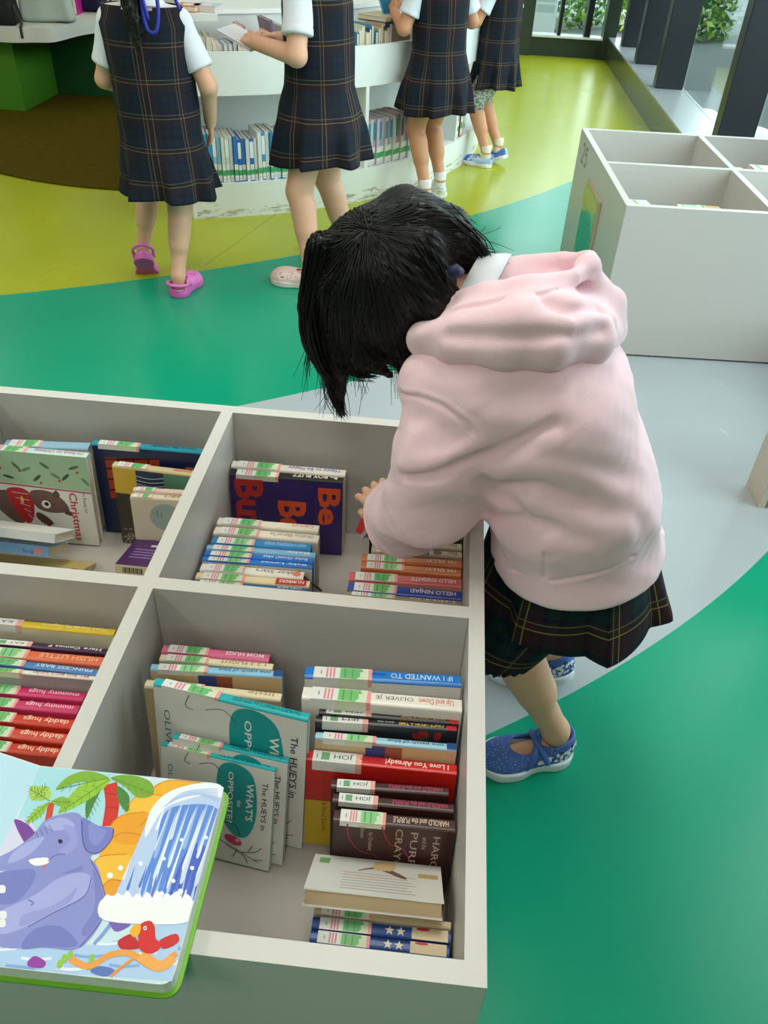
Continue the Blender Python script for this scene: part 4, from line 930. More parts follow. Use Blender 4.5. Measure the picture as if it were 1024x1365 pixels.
for c_ in ((10, 690), (15, 800), (10, 835)): A([(c_[0]-14, c_[1]-14), (c_[0]+12, c_[1]-14), (c_[0]+12, c_[1]+14), (c_[0]-14, c_[1]+14)], (240, 238, 236), 13)
A([(395, 600), (436, 690), (440, 790), (370, 890), (350, 860), (400, 780), (405, 690)], (126, 130, 198), 10); A([(250, 560), (330, 570), (350, 610), (250, 620)], (124, 128, 198), 11)
A([(270, 420), (320, 430), (330, 500), (290, 540), (250, 530), (300, 480)], (150, 156, 214), 13); A([(380, 410), (430, 430), (455, 445), (420, 500), (385, 490)], (134, 140, 206), 14)
A([(100, 800), (200, 770), (290, 720), (330, 680), (300, 740), (200, 800), (90, 850)], (150, 156, 216), 12); Lw([(385, 560), (440, 680), (445, 800), (340, 938)], 3, EO, 12); Lw([(120, 735), (145, 750), (130, 760)], 3, EO, 13)
Lw([(400, 925), (440, 880), (470, 840)], 12, (132, 160, 214), 10); A([(465, 825), (500, 808), (560, 832), (530, 860), (490, 868)], (120, 96, 180), 11)
# parrot on a branch, fish, leaves
Lw([(300, 985), (380, 1020), (470, 970), (560, 965), (660, 1020), (770, 965)], 20, (240, 160, 70), 11); Lw([(600, 970), (680, 1020), (770, 985)], 34, (244, 170, 80), 11); Lw([(570, 985), (510, 1030), (470, 1070)], 10, (236, 150, 60), 10)
A([(600, 840), (640, 825), (660, 850), (665, 900), (690, 930), (650, 965), (600, 950), (590, 890)], (214, 36, 36), 13); A([(560, 880), (580, 900), (600, 940), (520, 945), (505, 910)], (196, 30, 34), 12); A([(680, 910), (750, 880), (762, 915), (700, 945)], (206, 34, 38), 12)
A([(555, 870), (575, 842), (600, 845), (595, 880), (570, 895)], (244, 176, 40), 14); A([(612, 852), (624, 848), (626, 862), (615, 864)], (250, 250, 245), 14); A([(617, 854), (622, 853), (622, 859), (617, 860)], (20, 20, 20), 15)
A([(118, 1000), (150, 975), (195, 1000), (180, 1025), (125, 1020)], (150, 60, 160), 11)
for c_ in ((275, 985), (255, 1010), (300, 970), (392, 985)): A([(c_[0]-12, c_[1]+16), (c_[0]-6, c_[1]-14), (c_[0]+10, c_[1]-16), (c_[0]+8, c_[1]+14)], (150, 196, 70), 12)
A([(385, 1040), (430, 1018), (490, 1035), (450, 1062)], (90, 120, 190), 10)
q.build('right_picture', eb)
# left page picture (a corner shows)
q = MB(); fr = Frame((0, 0, .004), (1, 0, 0), (0, 1, 0))
art_rect(q, fr, -W+.001, yB+.001, -.0005, yT-.001, ink((190, 226, 240)), 1)
art_blob(q, fr, [(-.075, yT-.01), (-.05, yT-.004), (-.035, yT-.03), (-.06, yT-.045)], ink((232, 242, 248)), 2)
PU = ink((120, 116, 206))
art_blob(q, fr, [(-.062, yT-.062), (-.045, yT-.040), (-.030, yT-.048), (-.012, yT-.075), (-.03, yT-.082), (-.045, yT-.072)], PU, 3); art_blob(q, fr, [(-.10, yT-.05), (-.075, yT-.045), (-.05, yT-.065), (-.08, yT-.085)], PU, 3)
art_ell(q, fr, -.046, yT-.058, .006, .007, ink((236, 190, 90)), 4)
art_blob(q, fr, [(-.06, yT-.16), (-.03, yT-.125), (-.002, yT-.13), (-.002, yT-.17), (-.03, yT-.19)], ink((140, 60, 160)), 3); art_blob(q, fr, [(-.02, yT-.135), (-.012, yT-.115), (-.002, yT-.12), (-.006, yT-.15)], ink((190, 200, 70)), 4)
po = q.build('left_picture', eb); po.location = (xF, 0, zp-.004); po.rotation_euler = (0, th, 0)
# edge ornament on the cover rim
q = MB(); fr = Frame((xR+.0042, yB, 0), (0, 1, 0), (0, 0, 1))
q.build('x', eb) if False else None

# ---------------------------------------------------------------- books on the curved bookcase
ORD = ['first', 'second', 'third', 'fourth', 'fifth', 'sixth', 'seventh', 'eighth', 'ninth', 'tenth', 'eleventh', 'twelfth', 'thirteenth', 'fourteenth', 'fifteenth', 'sixteenth', 'seventeenth', 'eighteenth', 'nineteenth', 'twentieth',
       'twenty-first', 'twenty-second', 'twenty-third', 'twenty-fourth', 'twenty-fifth', 'twenty-sixth', 'twenty-seventh', 'twenty-eighth', 'twenty-ninth', 'thirtieth']
def shelf_book(name, a, rf, z0, d, t, h, cols, label, group, lab=True, rev=False, lean=0, bits=None):
    """upright book, spine outwards at radius rf; local +x points outwards"""
    ca, sa = math.cos(math.radians(a)), math.sin(math.radians(a))
    root = empty(name, (RC[0]+rf*ca, RC[1]+rf*sa, z0), math.radians(a), label, 'book', group)
    root.rotation_euler = (lean, 0, math.radians(a))
    m = cover_mat(cols[0]); q = MB(); c = .0016
    q.box((-d, -t/2, 0), (0, -t/2+c, h), m); q.box((-d, t/2-c, 0), (0, t/2, h), m)
    if rev: q.box((-d-.001, -t/2, 0), (-d+c, t/2, h), m)
    else: q.box((-c, -t/2+c*.9, 0), (.001, t/2-c*.9, h), m)
    if len(cols) > 1 and not rev: q.box((-.001, -t/2+.0006, h*.55), (.0014, t/2-.0006, h*.93), cover_mat(cols[1]))
    q.build('cover', root)
    q = MB(); q.box((-d+.002, -t/2+c+.0001, .002), (-.002, t/2-c-.0001, h-.003), PAGE); q.build('pages', root)
    if lab and not rev:
        q = MB(); fr = Frame((.0014, -t/2, 0), (0, 1, 0), (0, 0, 1))
        art_rect(q, fr, .0006, h*.03, t-.0006, h*.40, PAPW, 1); art_rect(q, fr, .0006, h*.155, t-.0006, h*.275, ink((70, 170, 100)), 2)
        if t > .012: art_text(q, fr, 'JUN', t*.2, h*.065, t*.35, 0, ink((80, 80, 90)), 2)
        if bits: art_rect(q, fr, t*.3, h*.46, t*.7, h*.52, ink(bits), 2)
        q.build('spine_label', root)
    return root
def run(a0, n, ts, hs, colsf, labf, group, rf=1.752, z0=.1455, d=.15, **k):
    a = a0
    for i in range(n):
        t = ts(i); h = hs(i); da = math.degrees(t/(rf-d-.003)); shelf_book('shelf_book', a+da/2, rf-.004*(i % 3), z0, d, t, h, colsf(i), labf(i), group, **k); a += da+.02
    return a
BL1 = [(232, 228, 216), (228, 226, 216), (84, 160, 206), (70, 146, 200), (150, 190, 210), (140, 186, 210), (214, 220, 216), (206, 212, 206), (216, 222, 224), (60, 116, 190), (56, 110, 190), (64, 120, 196), (214, 220, 226), (52, 110, 186), (226, 230, 230), (222, 226, 226), (90, 146, 200), (214, 220, 220), (60, 130, 180), (226, 230, 230), (80, 150, 196), (70, 130, 170), (236, 236, 232), (226, 220, 216), (90, 120, 170), (220, 225, 225)]
def cname(c):
    r, g, b = c
    if b > r+50: return 'blue'
    if b > r+15: return 'pale blue'
    if r > 225 and g > 220: return 'cream'
    return 'white'
random.seed(3)
run(-72.0, 24, lambda i: [.015, .017, .014, .016][i % 4], lambda i: .196-.012*((i//5) % 3)+.002*(i % 2), lambda i: [BL1[i]]+([(236, 238, 238)] if i % 3 == 1 else []), lambda i: '%s spine with green sticker, %s on the lower shelf from its left end' % (cname(BL1[i]), ORD[i]), 'white and blue books on the lower shelf left bay')
PK = [(186, 150, 176), (200, 206, 206), (190, 150, 180), (206, 190, 206), (150, 180, 190), (196, 160, 186), (206, 210, 206), (176, 140, 170), (190, 200, 196), (200, 206, 200), (200, 160, 190), (190, 140, 176), (206, 206, 200), (200, 150, 180), (186, 120, 166), (200, 206, 206)]
run(-45.5, 16, lambda i: .0155, lambda i: .20, lambda i: [PK[i], (70, 140, 160)] if i % 2 == 0 else [PK[i]], lambda i: '%s spine, %s right of the white divider in the middle bay' % ('pinkish' if PK[i][0] > PK[i][1]+14 else 'grey-white', ORD[i]), 'pink and grey books on the lower shelf middle bay')
CB = [(120, 180, 210), (196, 216, 224), (130, 190, 214), (206, 214, 214)]
run(-30.5, 4, lambda i: .016, lambda i: .205, lambda i: [CB[i]], lambda i: '%s spine, %s between the plaid skirt and the narrow gap' % (['sky blue', 'pale', 'soft blue', 'off-white'][i], ORD[i]), 'books before the gap on the lower shelf')
RB = [((224, 230, 234), (214, 90, 80)), ((70, 130, 190), (224, 110, 90)), ((206, 226, 236), (50, 120, 180)), ((188, 30, 44),), ((196, 36, 48),), ((150, 160, 166),), ((230, 232, 230),)]
run(-22.0, 7, lambda i: .022 if i in (1, 3) else .016, lambda i: .20+(.05 if i in (3, 4) else .0)+.01*(i % 2), lambda i: list(RB[i]), lambda i: '%s book, %s right of the second divider beside the leggings' % (['white', 'blue', 'pale blue', 'tall red', 'tall dark red', 'grey', 'white'][i], ORD[i]), 'books in the right bay of the lower shelf')
# trough on top: fore-edges face out
TC = [(196, 60, 70), (232, 230, 224), (228, 228, 224), (226, 224, 218), (230, 228, 222), (216, 222, 226), (110, 160, 206), (120, 150, 196), (60, 90, 150), (222, 220, 210), (206, 214, 210), (120, 130, 120), (40, 44, 48), (226, 120, 70)]
TH = [.195, .19, .19, .19, .175, .16, .165, .165, .175, .17, .16, .165, .16, .165]
run(-71.6, 14, lambda i: [.020, .021, .022, .022, .020, .018, .017, .018, .017, .016, .020, .016, .012, .018][i], lambda i: TH[i], lambda i: [TC[i]], lambda i: '%s book with page edges outward, %s from the left in the top trough' % (['red', 'cream', 'cream', 'cream', 'white', 'white', 'blue', 'blue', 'dark blue', 'white', 'grey-white', 'grey', 'black', 'orange'][i], ORD[i]),
    'books standing in the bookcase trough left of the reading girl', rf=1.735, z0=.5055, d=.13, lab=False, rev=True)
for i, (a, l, h, cc, lab) in enumerate([(-62.4, .30, .215, (206, 70, 130), 'pink book sticking up out of the trough behind the white pages'), (-60.6, -.24, .19, (226, 200, 150), 'tan book leaning in the trough beside the pink one'), (-58.4, .28, .235, (110, 84, 110), 'tall mauve-brown book leaning in the trough by the reading girl'), (-56.6, .24, .21, (196, 206, 196), 'pale green book leaning in the trough by the reading girl')]):
    shelf_book('shelf_book', a, 1.66, .508, .15, .013, h, [cc], lab, 'leaning books in the trough', lab=False, lean=l*.6)
T2 = [(40, 130, 160), (226, 222, 206), (206, 214, 190), (226, 216, 190), (60, 80, 120), (80, 150, 180), (60, 140, 160), (216, 190, 160), (190, 160, 120), (206, 196, 170), (170, 130, 110), (120, 110, 110)]
run(-47.5, 12, lambda i: [.014, .015, .016, .017][i % 4], lambda i: .185+.012*((i*7) % 3), lambda i: [T2[i]], lambda i: '%s book, %s in the trough between the two plaid dresses' % (['teal', 'cream', 'pale green', 'cream', 'navy', 'blue', 'teal', 'tan', 'brown', 'beige', 'brown', 'grey'][i], ORD[i]),
    'books in the trough between the two middle girls', rf=1.735, z0=.5055, d=.13, lab=False, rev=True)
for i, (a, c_, lab) in enumerate([(-37.2, (40, 60, 120), 'dark blue book lying on the trough below the girl holding a teal book'), ]):
    r = shelf_book('shelf_book', a, 1.70, .71, .15, .016, .15, [c_], lab, 'books lying on the trough', lab=False); r.rotation_euler = (PI/2, 0, math.radians(a+8)); r.location.z = .712
    r = shelf_book('shelf_book', a, 1.70, .73, .15, .018, .15, [(206, 190, 160)], 'tan book lying on the dark blue one in the trough', 'books lying on the trough', lab=False); r.rotation_euler = (PI/2, 0, math.radians(a+8)); r.location.z = .731
run(-36.5, 3, lambda i: .02, lambda i: .19, lambda i: [[(170, 140, 110)], [(90, 60, 50)], [(200, 180, 150)]][i], lambda i: '%s book under the lying pair in the trough' % ['tan', 'dark brown', 'beige'][i], 'trough books under the lying pair', rf=1.72, z0=.5055, d=.13, lab=False, rev=True)
run(-24, 4, lambda i: .02, lambda i: .19, lambda i: [[(150, 120, 90)], [(40, 36, 34)], [(190, 170, 150)], [(120, 60, 50)]][i], lambda i: '%s book in the trough right of the girl with the teal book' % ['brown', 'black', 'beige', 'maroon'][i], 'trough books by the raised arm', rf=1.735, z0=.5055, d=.13, lab=False, rev=True)
# two picture books on the display plate
z = .7755
for i, (px, py, w, d, cc, lab) in enumerate([(252, 14, .09, .09, (206, 130, 96), 'orange-brown picture book lying on the display plate behind the girl'), (277, 14, .10, .10, (196, 200, 224), 'pale lilac picture book on the right of the display plate')]):
    c = at_z(px, py, z); r = empty('picture_book', (c[0], c[1], z), -.1, lab, 'book', 'picture books on the display plate')
    bx('cover', r, (-w/2, -d/2, .0), (w/2, d/2, .004), cover_mat(cc)); bx('pages', r, (-w/2+.003, -d/2+.001, .004), (w/2-.003, d/2-.002, .018), PAGE); 
    q = MB(); q.box((-w/2, -d/2, .018), (w/2, d/2, .021), cover_mat(cc)); fr = Frame((-w/2, -d/2, .021), (1, 0, 0), (0, 1, 0)); art_ell(q, fr, w*.5, d*.5, w*.25, d*.3, ink((236, 226, 216)), 1); q.build('top_cover', r)
# ================================================================ people
def skin_material(name, rgb):
    m = mat(name, rgb, .5, .35, .05, 40); b = m.node_tree.nodes['Principled BSDF']
    b.inputs['Subsurface Weight'].default_value = .12; b.inputs['Subsurface Radius'].default_value = (.01, .004, .002); b.inputs['Subsurface Scale'].default_value = .4
    return m
SKIN = skin_material('skin', (224, 172, 142)); SKIN2 = skin_material('tan_skin', (206, 148, 112))
LIPS = mat('lips', (186, 96, 92), .4); EYEW = mat('eye_white', (235, 232, 228), .2); IRIS = mat('iris', (34, 22, 18), .1); BROW = mat('brow', (40, 28, 24), .7)
HAIR = mat('black_hair', (13, 11, 11), .40, .4, .3, 80)
POLO = mat('white_cotton', (226, 228, 234), .8, .2, .03, 60, .3, 900)
def nrm(v): v = np.asarray(v, float); return v/np.linalg.norm(v)
def rot(axis, a):
    axis = nrm(axis); K = np.array([[0, -axis[2], axis[1]], [axis[2], 0, -axis[0]], [-axis[1], axis[0], 0]])
    return np.eye(3)+math.sin(a)*K+(1-math.cos(a))*K@K
def hand_bits(w, d, n, side, curl=.5, s=1.0, spread=1.0):
    """capsules of a child's hand: wrist w, finger direction d, back-of-hand normal n; side=+1 thumb on d x n"""
    d = nrm(d); n = nrm(np.asarray(n)-d*(np.asarray(n)@d)); x = np.cross(d, n)*side; w = np.asarray(w, float)
    caps = []
    K = [w+d*.050*s+x*o*s for o in (.019, .0065, -.006, -.0175)]
    for k in K: caps.append((w+d*.008*s+(k-w-d*.05*s)*.45, k, .0115*s, .0085*s))
    Ls = (.036, .041, .038, .030)
    for i, k in enumerate(K):
        dd = nrm(d+x*(.16, .05, -.06, -.18)[i]*spread); L = Ls[i]*s; p = k
        for j, (fr_, c) in enumerate(((.44, .5), (.32, 1.2), (.24, 1.7))):
            dirv = rot(np.cross(dd, n), 0)@dd; dirv = dd*math.cos(curl*c)-n*math.sin(curl*c)
            q = p+dirv*L*fr_; r0 = (.0076, .0070, .0062, .0054)[j]*s; caps.append((p, q, r0, (.0070, .0062, .0054)[j]*s)); p = q
    b = w+d*.014*s+x*.016*s-n*.003*s; d1 = nrm(d*.75+x*.65-n*.25); d2 = nrm(d*.95+x*.22-n*.35)
    m1 = b+d1*.026*s; m2 = m1+d2*.020*s
    caps += [(b, m1, .0105*s, .0084*s), (m1, m2, .0082*s, .0066*s)]
    return caps
def head_fn(H, s):
    """H: (centre, side, face, up)"""
    c, sx, fy, uz = [np.asarray(v, float) for v in H]; R = np.stack([sx, fy, uz], 1)
    def at(x, y, z): return c+(sx*x+fy*y+uz*z)*s
    def f(p):
        d = ell(p, at(0, -.008, .018), np.array([.071, .084, .080])*s, R)
        d = smin(d, ell(p, at(0, .018, -.045), np.array([.054, .058, .052])*s, R), .03*s)
        d = smin(d, ell(p, at(.034, .045, -.032), np.array([.026, .024, .024])*s, R), .02*s); d = smin(d, ell(p, at(-.034, .045, -.032), np.array([.026, .024, .024])*s, R), .02*s)
        d = smin(d, cap(p, at(0, .075, -.012), at(0, .084, -.030), .006*s, .009*s), .010*s)
        for e in (-1, 1):
            d = smax(d, -ell(p, at(.030*e, .082, -.004), np.array([.017, .012, .010])*s, R), .008*s)
            d = np.minimum(d, ell(p, at(.030*e, .0685, -.004), np.array([.0155, .0115, .0105])*s, R))
            d = smin(d, ell(p, at(.073*e, -.004, -.016), np.array([.007, .016, .022])*s, R), .004*s)
        d = smin(d, cap(p, at(-.013, .0715, -.056), at(.013, .0715, -.056), .0045*s), .005*s); d = smin(d, cap(p, at(-.011, .071, -.063), at(.011, .071, -.063), .005*s), .005*s)
        d = smin(d, ell(p, at(0, .058, -.084), np.array([.018, .014, .012])*s, R), .012*s)
        return d
    return f, at, R
def make_body(name, J, parent_loc, h, skin, label, cat='person', rz=0, legs=True):
    """J in local metres; one continuous skin surface from crown to toes"""
    s = J.get('s', 1.0); hf, hat, HR = head_fn(J['head'], J.get('hs', 1.0))
    hands = sum([hand_bits(*J[k]) for k in ('lhand', 'rhand')], [])
    def fn(p):
        d = chain(p, J['spine'], J['spine_r'], .05)
        w1, w2 = J['hipl'], J['hipr']
        d = smin(d, cap(p, w1, w2, .062*s), .05)
        d = smin(d, chain(p, [J['shl'], J['spine'][-2], J['shr']], [.035*s, .05*s, .035*s]), .05)
        d = smin(d, chain(p, J['neck'], [.036*s]*len(J['neck'])), .025)
        d = smin(d, hf(p), .015)
        for k in 'lr':
            d = smin(d, chain(p, [J['sh'+k], J['el'+k], J['wr'+k]], [.033*s, .027*s, .020*s], .012), .02)
            d = smin(d, chain(p, [J['hip'+k], J['kn'+k]], [.058*s, .040*s]), .03)
            kn, an = np.asarray(J['kn'+k], float), np.asarray(J['an'+k], float); back = np.asarray(J['back'], float)
            d = smin(d, cap(p, kn, an, .036*s, .023*s), .02)
            d = smin(d, cap(p, kn*.78+an*.22+back*.010*s, kn*.5+an*.5+back*.008*s, .036*s, .031*s), .02)
            d = smin(d, chain(p, [an, J['heel'+k], J['toe'+k]], [.022*s, .018*s, .016*s]), .015)
        hd = None
        for a, b, r0, r1 in hands:
            e = cap(p, a, b, r0, r1); hd = e if hd is None else smin(hd, e, .0022)
        return smin(d, hd, .006)
    pts = np.array([np.asarray(q, float) for k in ('shl', 'shr', 'ell', 'elr', 'wrl', 'wrr', 'hipl', 'hipr', 'knl', 'knr', 'anl', 'anr', 'toel', 'toer', 'heell', 'heelr') for q in [J[k]]]+[np.asarray(J['head'][0])+v for v in (np.ones(3)*.12, -np.ones(3)*.12)]+[np.asarray(a) for a, b, r, q in hands]+[np.asarray(b) for a, b, r, q in hands])
    V, F = sdf_mesh(fn, pts.min(0)-.09, pts.max(0)+.09, h)
    C = face_centres(V, F); fm = np.zeros(len(F), int); q = (C-hat(0, 0, 0))@HR/J.get('hs', 1.0)
    for e in (-1, 1):
        g = (np.abs(q[:, 0]-.030*e) < .013) & (np.abs(q[:, 2]+.004) < .0075) & (q[:, 1] > .068); fm[g] = 2
        g = np.hypot(q[:, 0]-.030*e, q[:, 2]+.004) < .0068; fm[g & (q[:, 1] > .065)] = 3
        g = (np.abs(q[:, 0]-.031*e) < .016) & (np.abs(q[:, 2]-.020+.10*(np.abs(q[:, 0])-.03)**2*10) < .0028) & (q[:, 1] > .05); fm[g] = 4
    fm[(np.abs(q[:, 0]) < .016) & (q[:, 2] < -.0535) & (q[:, 2] > -.066) & (q[:, 1] > .066)] = 1
    o = meshobj(name, V, F, [skin, LIPS, EYEW, IRIS, BROW], None, fm, True)
    o.location = parent_loc; o.rotation_euler.z = rz; tag(o, label, cat); return o
def shoe(parent, heel, yaw, pitch, L, kind, colU, colS, name='shoe', extra=None, h=.0035):
    """heel: ground contact point (local), +y of the shoe points to the toe, pitch raises the heel about the ball of the foot"""
    k = L/.17
    Mx = Matrix.Translation(Vector(heel)) @ Matrix.Rotation(yaw, 4, 'Z') @ Matrix.Translation(Vector((0, .115*k, 0))) @ Matrix.Rotation(-pitch, 4, 'X') @ Matrix.Translation(Vector((0, -.115*k, 0)))
    A = np.array(Mx)
    def tf(V): return np.asarray(V)@A[:3, :3].T+A[:3, 3]
    hgt = .052 if kind == 'clog' else .047
    def outer(p, g=0):
        d = ell(p, (0, .036*k, .030*k), np.array([.029, .037, .042])*k+g) if kind == 'mary' else ell(p, (0, .036*k, .026*k), np.array([.029, .037, .034])*k+g)
        d = smin(d, ell(p, (0, .085*k, .022*k), np.array([.031, .055, .030])*k+g), .02*k)
        d = smin(d, ell(p, (.002*k, .126*k, .018*k), np.array([.036 if kind != 'clog' else .040, .044, .024 if kind != 'clog' else .030])*k+g), .02*k)
        return d
    def up(p):
        d = outer(p); ins = outer(p, -.004*k)
        hole = ell(p, (0, .044*k, .066*k), np.array([.023, .033, .026])*k) if kind == 'mary' else ell(p, (0, .046*k, .062*k), np.array([.024, .040, .030])*k)
        if kind == 'mary': hole = np.minimum(hole, ell(p, (0, .092*k, .056*k), np.array([.022, .030, .026])*k))
        d = smax(d, -hole, .003); d = smax(d, -ins, .002)
        if kind == 'clog': d = smax(d, -ell(p, (0, .022*k, .045*k), np.array([.05, .028, .016])*k), .003)
        return np.maximum(d, .010*k-p[:, 2])
    V, F = sdf_mesh(up, (-.055*k, -.02*k, -.005), (.055*k, .19*k, .085*k), h)
    o = meshobj(name, tf(V), F, colU, parent, None, True)
    def sole(p):
        q = p.copy(); q[:, 2] = np.abs(p[:, 2]-.009*k)*.0
        a = cap(q, (0, .034*k, 0), (0, .036*k, 0), .033*k); b = cap(q, (.001, .118*k, 0), (.002, .128*k, 0), .041*k); c = cap(q, (0, .05*k, 0), (0, .11*k, 0), .027*k)
        d2 = smin(smin(a, b, .03*k), c, .02*k); dz = np.abs(p[:, 2]-.0095*k)-.0095*k+.003
        return smax(d2+.003, dz, .003)-.003
    V, F = sdf_mesh(sole, (-.055*k, -.02*k, -.006), (.055*k, .19*k, .03*k), h)
    V[:, 2] = np.maximum(V[:, 2], .0006)
    meshobj('sole', tf(V), F, colS, o, None, True)
    def strap(pts, w, m, nm='strap'):
        q = MB(); q.tube(tf(spline(np.array(pts)*k, 6)), w, m, 8); return q.build(nm, o, True)
    if kind == 'clog':
        strap([(-.033, .05, .038), (-.032, .015, .044), (0, -.006, .048), (.032, .015, .044), (.033, .05, .038)], .0055*k, colU)
        q = MB()
        for e in (-1, 1): 
            c = tf([[.036*e*k, .052*k, .036*k]])[0]; q.tube([c-A[:3, 0]*.003, c+A[:3, 0]*.003], .006*k, colS, 8)
        for (x, y) in ((-.018, .115), (.004, .11), (.022, .12), (-.008, .135), (.014, .14), (-.02, .095), (.02, .098)):
            c = tf([[x*k, y*k, (.048-.25*abs(y-.11)-6*x*x)*k]])[0]; q.tube([c-A[:3, 2]*.003, c+A[:3, 2]*.0015], .0042*k, colS, 8)
        q.build('buttons', o)
    elif kind == 'sneaker':
        for y in (.085, .098, .111): strap([(-.026, y, .040-.2*(y-.08)), (-.012, y+.003, .052-.25*(y-.08)), (.012, y+.003, .052-.25*(y-.08)), (.026, y, .040-.2*(y-.08))], .0035*k, extra or colS)
    elif kind == 'slip':
        strap([(-.028, .08, .034), (0, .086, .052), (.028, .08, .034)], .005*k, colU)
    return o, tf, k, outer
def sock(parent, an, heel, r, m, up=.035):
    an = np.asarray(an, float); 
    q = MB(); q.tube([an+np.array([0, 0, -.045]), an+np.array([0, 0, -.02]), an, an+np.array([0, 0, up])], [r*1.0, r*1.08, r, r*1.04], m, 14); return q.build('sock', parent, True)

def plaid_material(name, base, alt, dark, l1, l2, period=.096, rough=.85):
    m = bpy.data.materials.new(name); m.use_nodes = True; nt = m.node_tree; b = nt.nodes['Principled BSDF']; L = nt.links.new
    b.inputs['Roughness'].default_value = rough; b.inputs['Specular IOR Level'].default_value = .2
    uv = nt.nodes.new('ShaderNodeTexCoord'); sp = nt.nodes.new('ShaderNodeSeparateXYZ'); L(uv.outputs['UV'], sp.inputs[0])
    def M_(op, a, c=None):
        n = nt.nodes.new('ShaderNodeMath'); n.operation = op
        for i, q in enumerate((a, c)):
            if q is None: continue
            if isinstance(q, (int, float)): n.inputs[i].default_value = q
            else: L(q, n.inputs[i])
        return n.outputs[0]
    def band(src, c, w, off=0):
        f = M_('FRACT', M_('DIVIDE', M_('ADD', src, 10*period+off), period)); return M_('LESS_THAN', M_('ABSOLUTE', M_('SUBTRACT', f, c)), w/2)
    def mix(f, a, c):
        n = nt.nodes.new('ShaderNodeMix'); n.data_type = 'RGBA'; L(f, n.inputs[0])
        for i, q in ((6, a), (7, c)):
            if isinstance(q, tuple): n.inputs[i].default_value = lin(q)+(1,)
            else: L(q, n.inputs[i])
        return n.outputs[2]
    U, Vv = sp.outputs[0], sp.outputs[1]
    col = None
    def stripes(src):
        c = mix(band(src, .5, .46), base, alt); c = mix(band(src, .0+.5, .12), c, base); return c
    c1, c2 = stripes(U), stripes(Vv)
    n = nt.nodes.new('ShaderNodeMix'); n.data_type = 'RGBA'; n.inputs[0].default_value = .5; L(c1, n.inputs[6]); L(c2, n.inputs[7]); col = n.outputs[2]
    for src in (U, Vv): 
        f = M_('MULTIPLY', band(src, .10, .20), .45); col = mix(f, col, dark)
        f = M_('MULTIPLY', band(src, .90, .20), .45); col = mix(f, col, dark)
    for src in (U, Vv):
        f = M_('MULTIPLY', band(src, .045, .017), .75); col = mix(f, col, l1)
        f = M_('MULTIPLY', band(src, .155, .017), .75); col = mix(f, col, l2)
    L(col, b.inputs['Base Color'])
    # twill weave
    w = nt.nodes.new('ShaderNodeTexWave'); w.inputs['Scale'].default_value = 260; L(uv.outputs['UV'], w.inputs['Vector'])
    bp = nt.nodes.new('ShaderNodeBump'); bp.inputs['Strength'].default_value = .12; bp.inputs['Distance'].default_value = .0005; L(w.outputs['Fac'], bp.inputs['Height']); L(bp.outputs[0], b.inputs['Normal'])
    return m
PLAID = plaid_material('navy_plaid', (21, 28, 46), (27, 35, 40), (44, 32, 32), (138, 106, 52), (92, 102, 86))
PLAID2 = plaid_material('green_plaid', (16, 22, 40), (20, 44, 42), (60, 26, 30), (140, 140, 56), (92, 116, 66), .10)
def ring_cloth(name, parent, prof, mats, pleats=12, pamp=.008, pz=(.40, .56), cut=None, n=144, nz=70, phase=0, uvr=.135, thick=.004, wob=.004, seed=2, hemwave=.006, u0=0):
    """a garment of revolution: prof rows (z, cx, cy, a, b); pleats grow below pz[1]; open at both ends, with an inside"""
    P = np.array(prof, float); zs = np.linspace(P[0, 0], P[-1, 0], nz); tt = np.linspace(0, 2*PI, n+1)
    zz = zs.copy()
    V = np.zeros((nz, n+1, 3)); UV = np.zeros((nz, n+1, 2))
    for i, z in enumerate(zs):
        cx, cy, a, b = [np.interp(z, P[:, 0], P[:, k]) for k in (1, 2, 3, 4)]
        w = np.clip((pz[1]-z)/(pz[1]-pz[0]), 0, 1)**1.2
        ph = (tt*pleats/(2*PI)+phase) % 1.0
        saw = np.where(ph < .8, ph/.8, (1-ph)/.2)-.5
        r = 1+w*pamp*saw/a*2+wob/a*(np.sin(3*tt+z*17+seed)*.5+np.sin(5*tt-z*29+seed*2)*.3+np.sin(2*tt+z*41)*.2)
        V[i, :, 0] = cx+a*r*np.sin(tt+PI); V[i, :, 1] = cy+b*r*np.cos(tt+PI); V[i, :, 2] = z
        if i < 8: V[i, :, 2] += hemwave*np.sin(3*tt+seed)*(1-i/8)
        UV[i, :, 0] = (tt-PI)*uvr+u0; UV[i, :, 1] = z
    Vin = V.copy()
    ctr = np.array([[np.interp(z, P[:, 0], P[:, k]) for k in (1, 2)] for z in zs])[:, None, :]
    d = V[:, :, :2]-ctr; Vin[:, :, :2] = ctr+d*(1-thick/np.maximum(np.linalg.norm(d, axis=2, keepdims=True), 1e-4))
    nc = n+1; A = V.reshape(-1, 3); B = Vin.reshape(-1, 3); N = len(A)
    F = grid_faces(nz, nc); F2 = F[:, ::-1]+N
    rim = [(j+1, j, N+j, N+j+1) for j in range(n)]+[((nz-1)*nc+j, (nz-1)*nc+j+1, N+(nz-1)*nc+j+1, N+(nz-1)*nc+j) for j in range(n)]
    AF = np.concatenate([F, F2, np.array(rim)]); AV = np.concatenate([A, B]); AU = np.concatenate([UV.reshape(-1, 2)]*2)
    if cut is not None:
        keep = cut(AV[AF].mean(1)); AF = AF[keep]
    return AV, AF, AU
def foot_pt(heel, yaw, pitch, p, L):
    k = L/.17; x, y, z = [q*k for q in p]; y -= .115*k
    y, z = y*math.cos(pitch)+z*math.sin(pitch)+.115*k, -y*math.sin(pitch)+z*math.cos(pitch)
    return np.array(heel, float)+np.array([x*math.cos(yaw)-y*math.sin(yaw), x*math.sin(yaw)+y*math.cos(yaw), z])
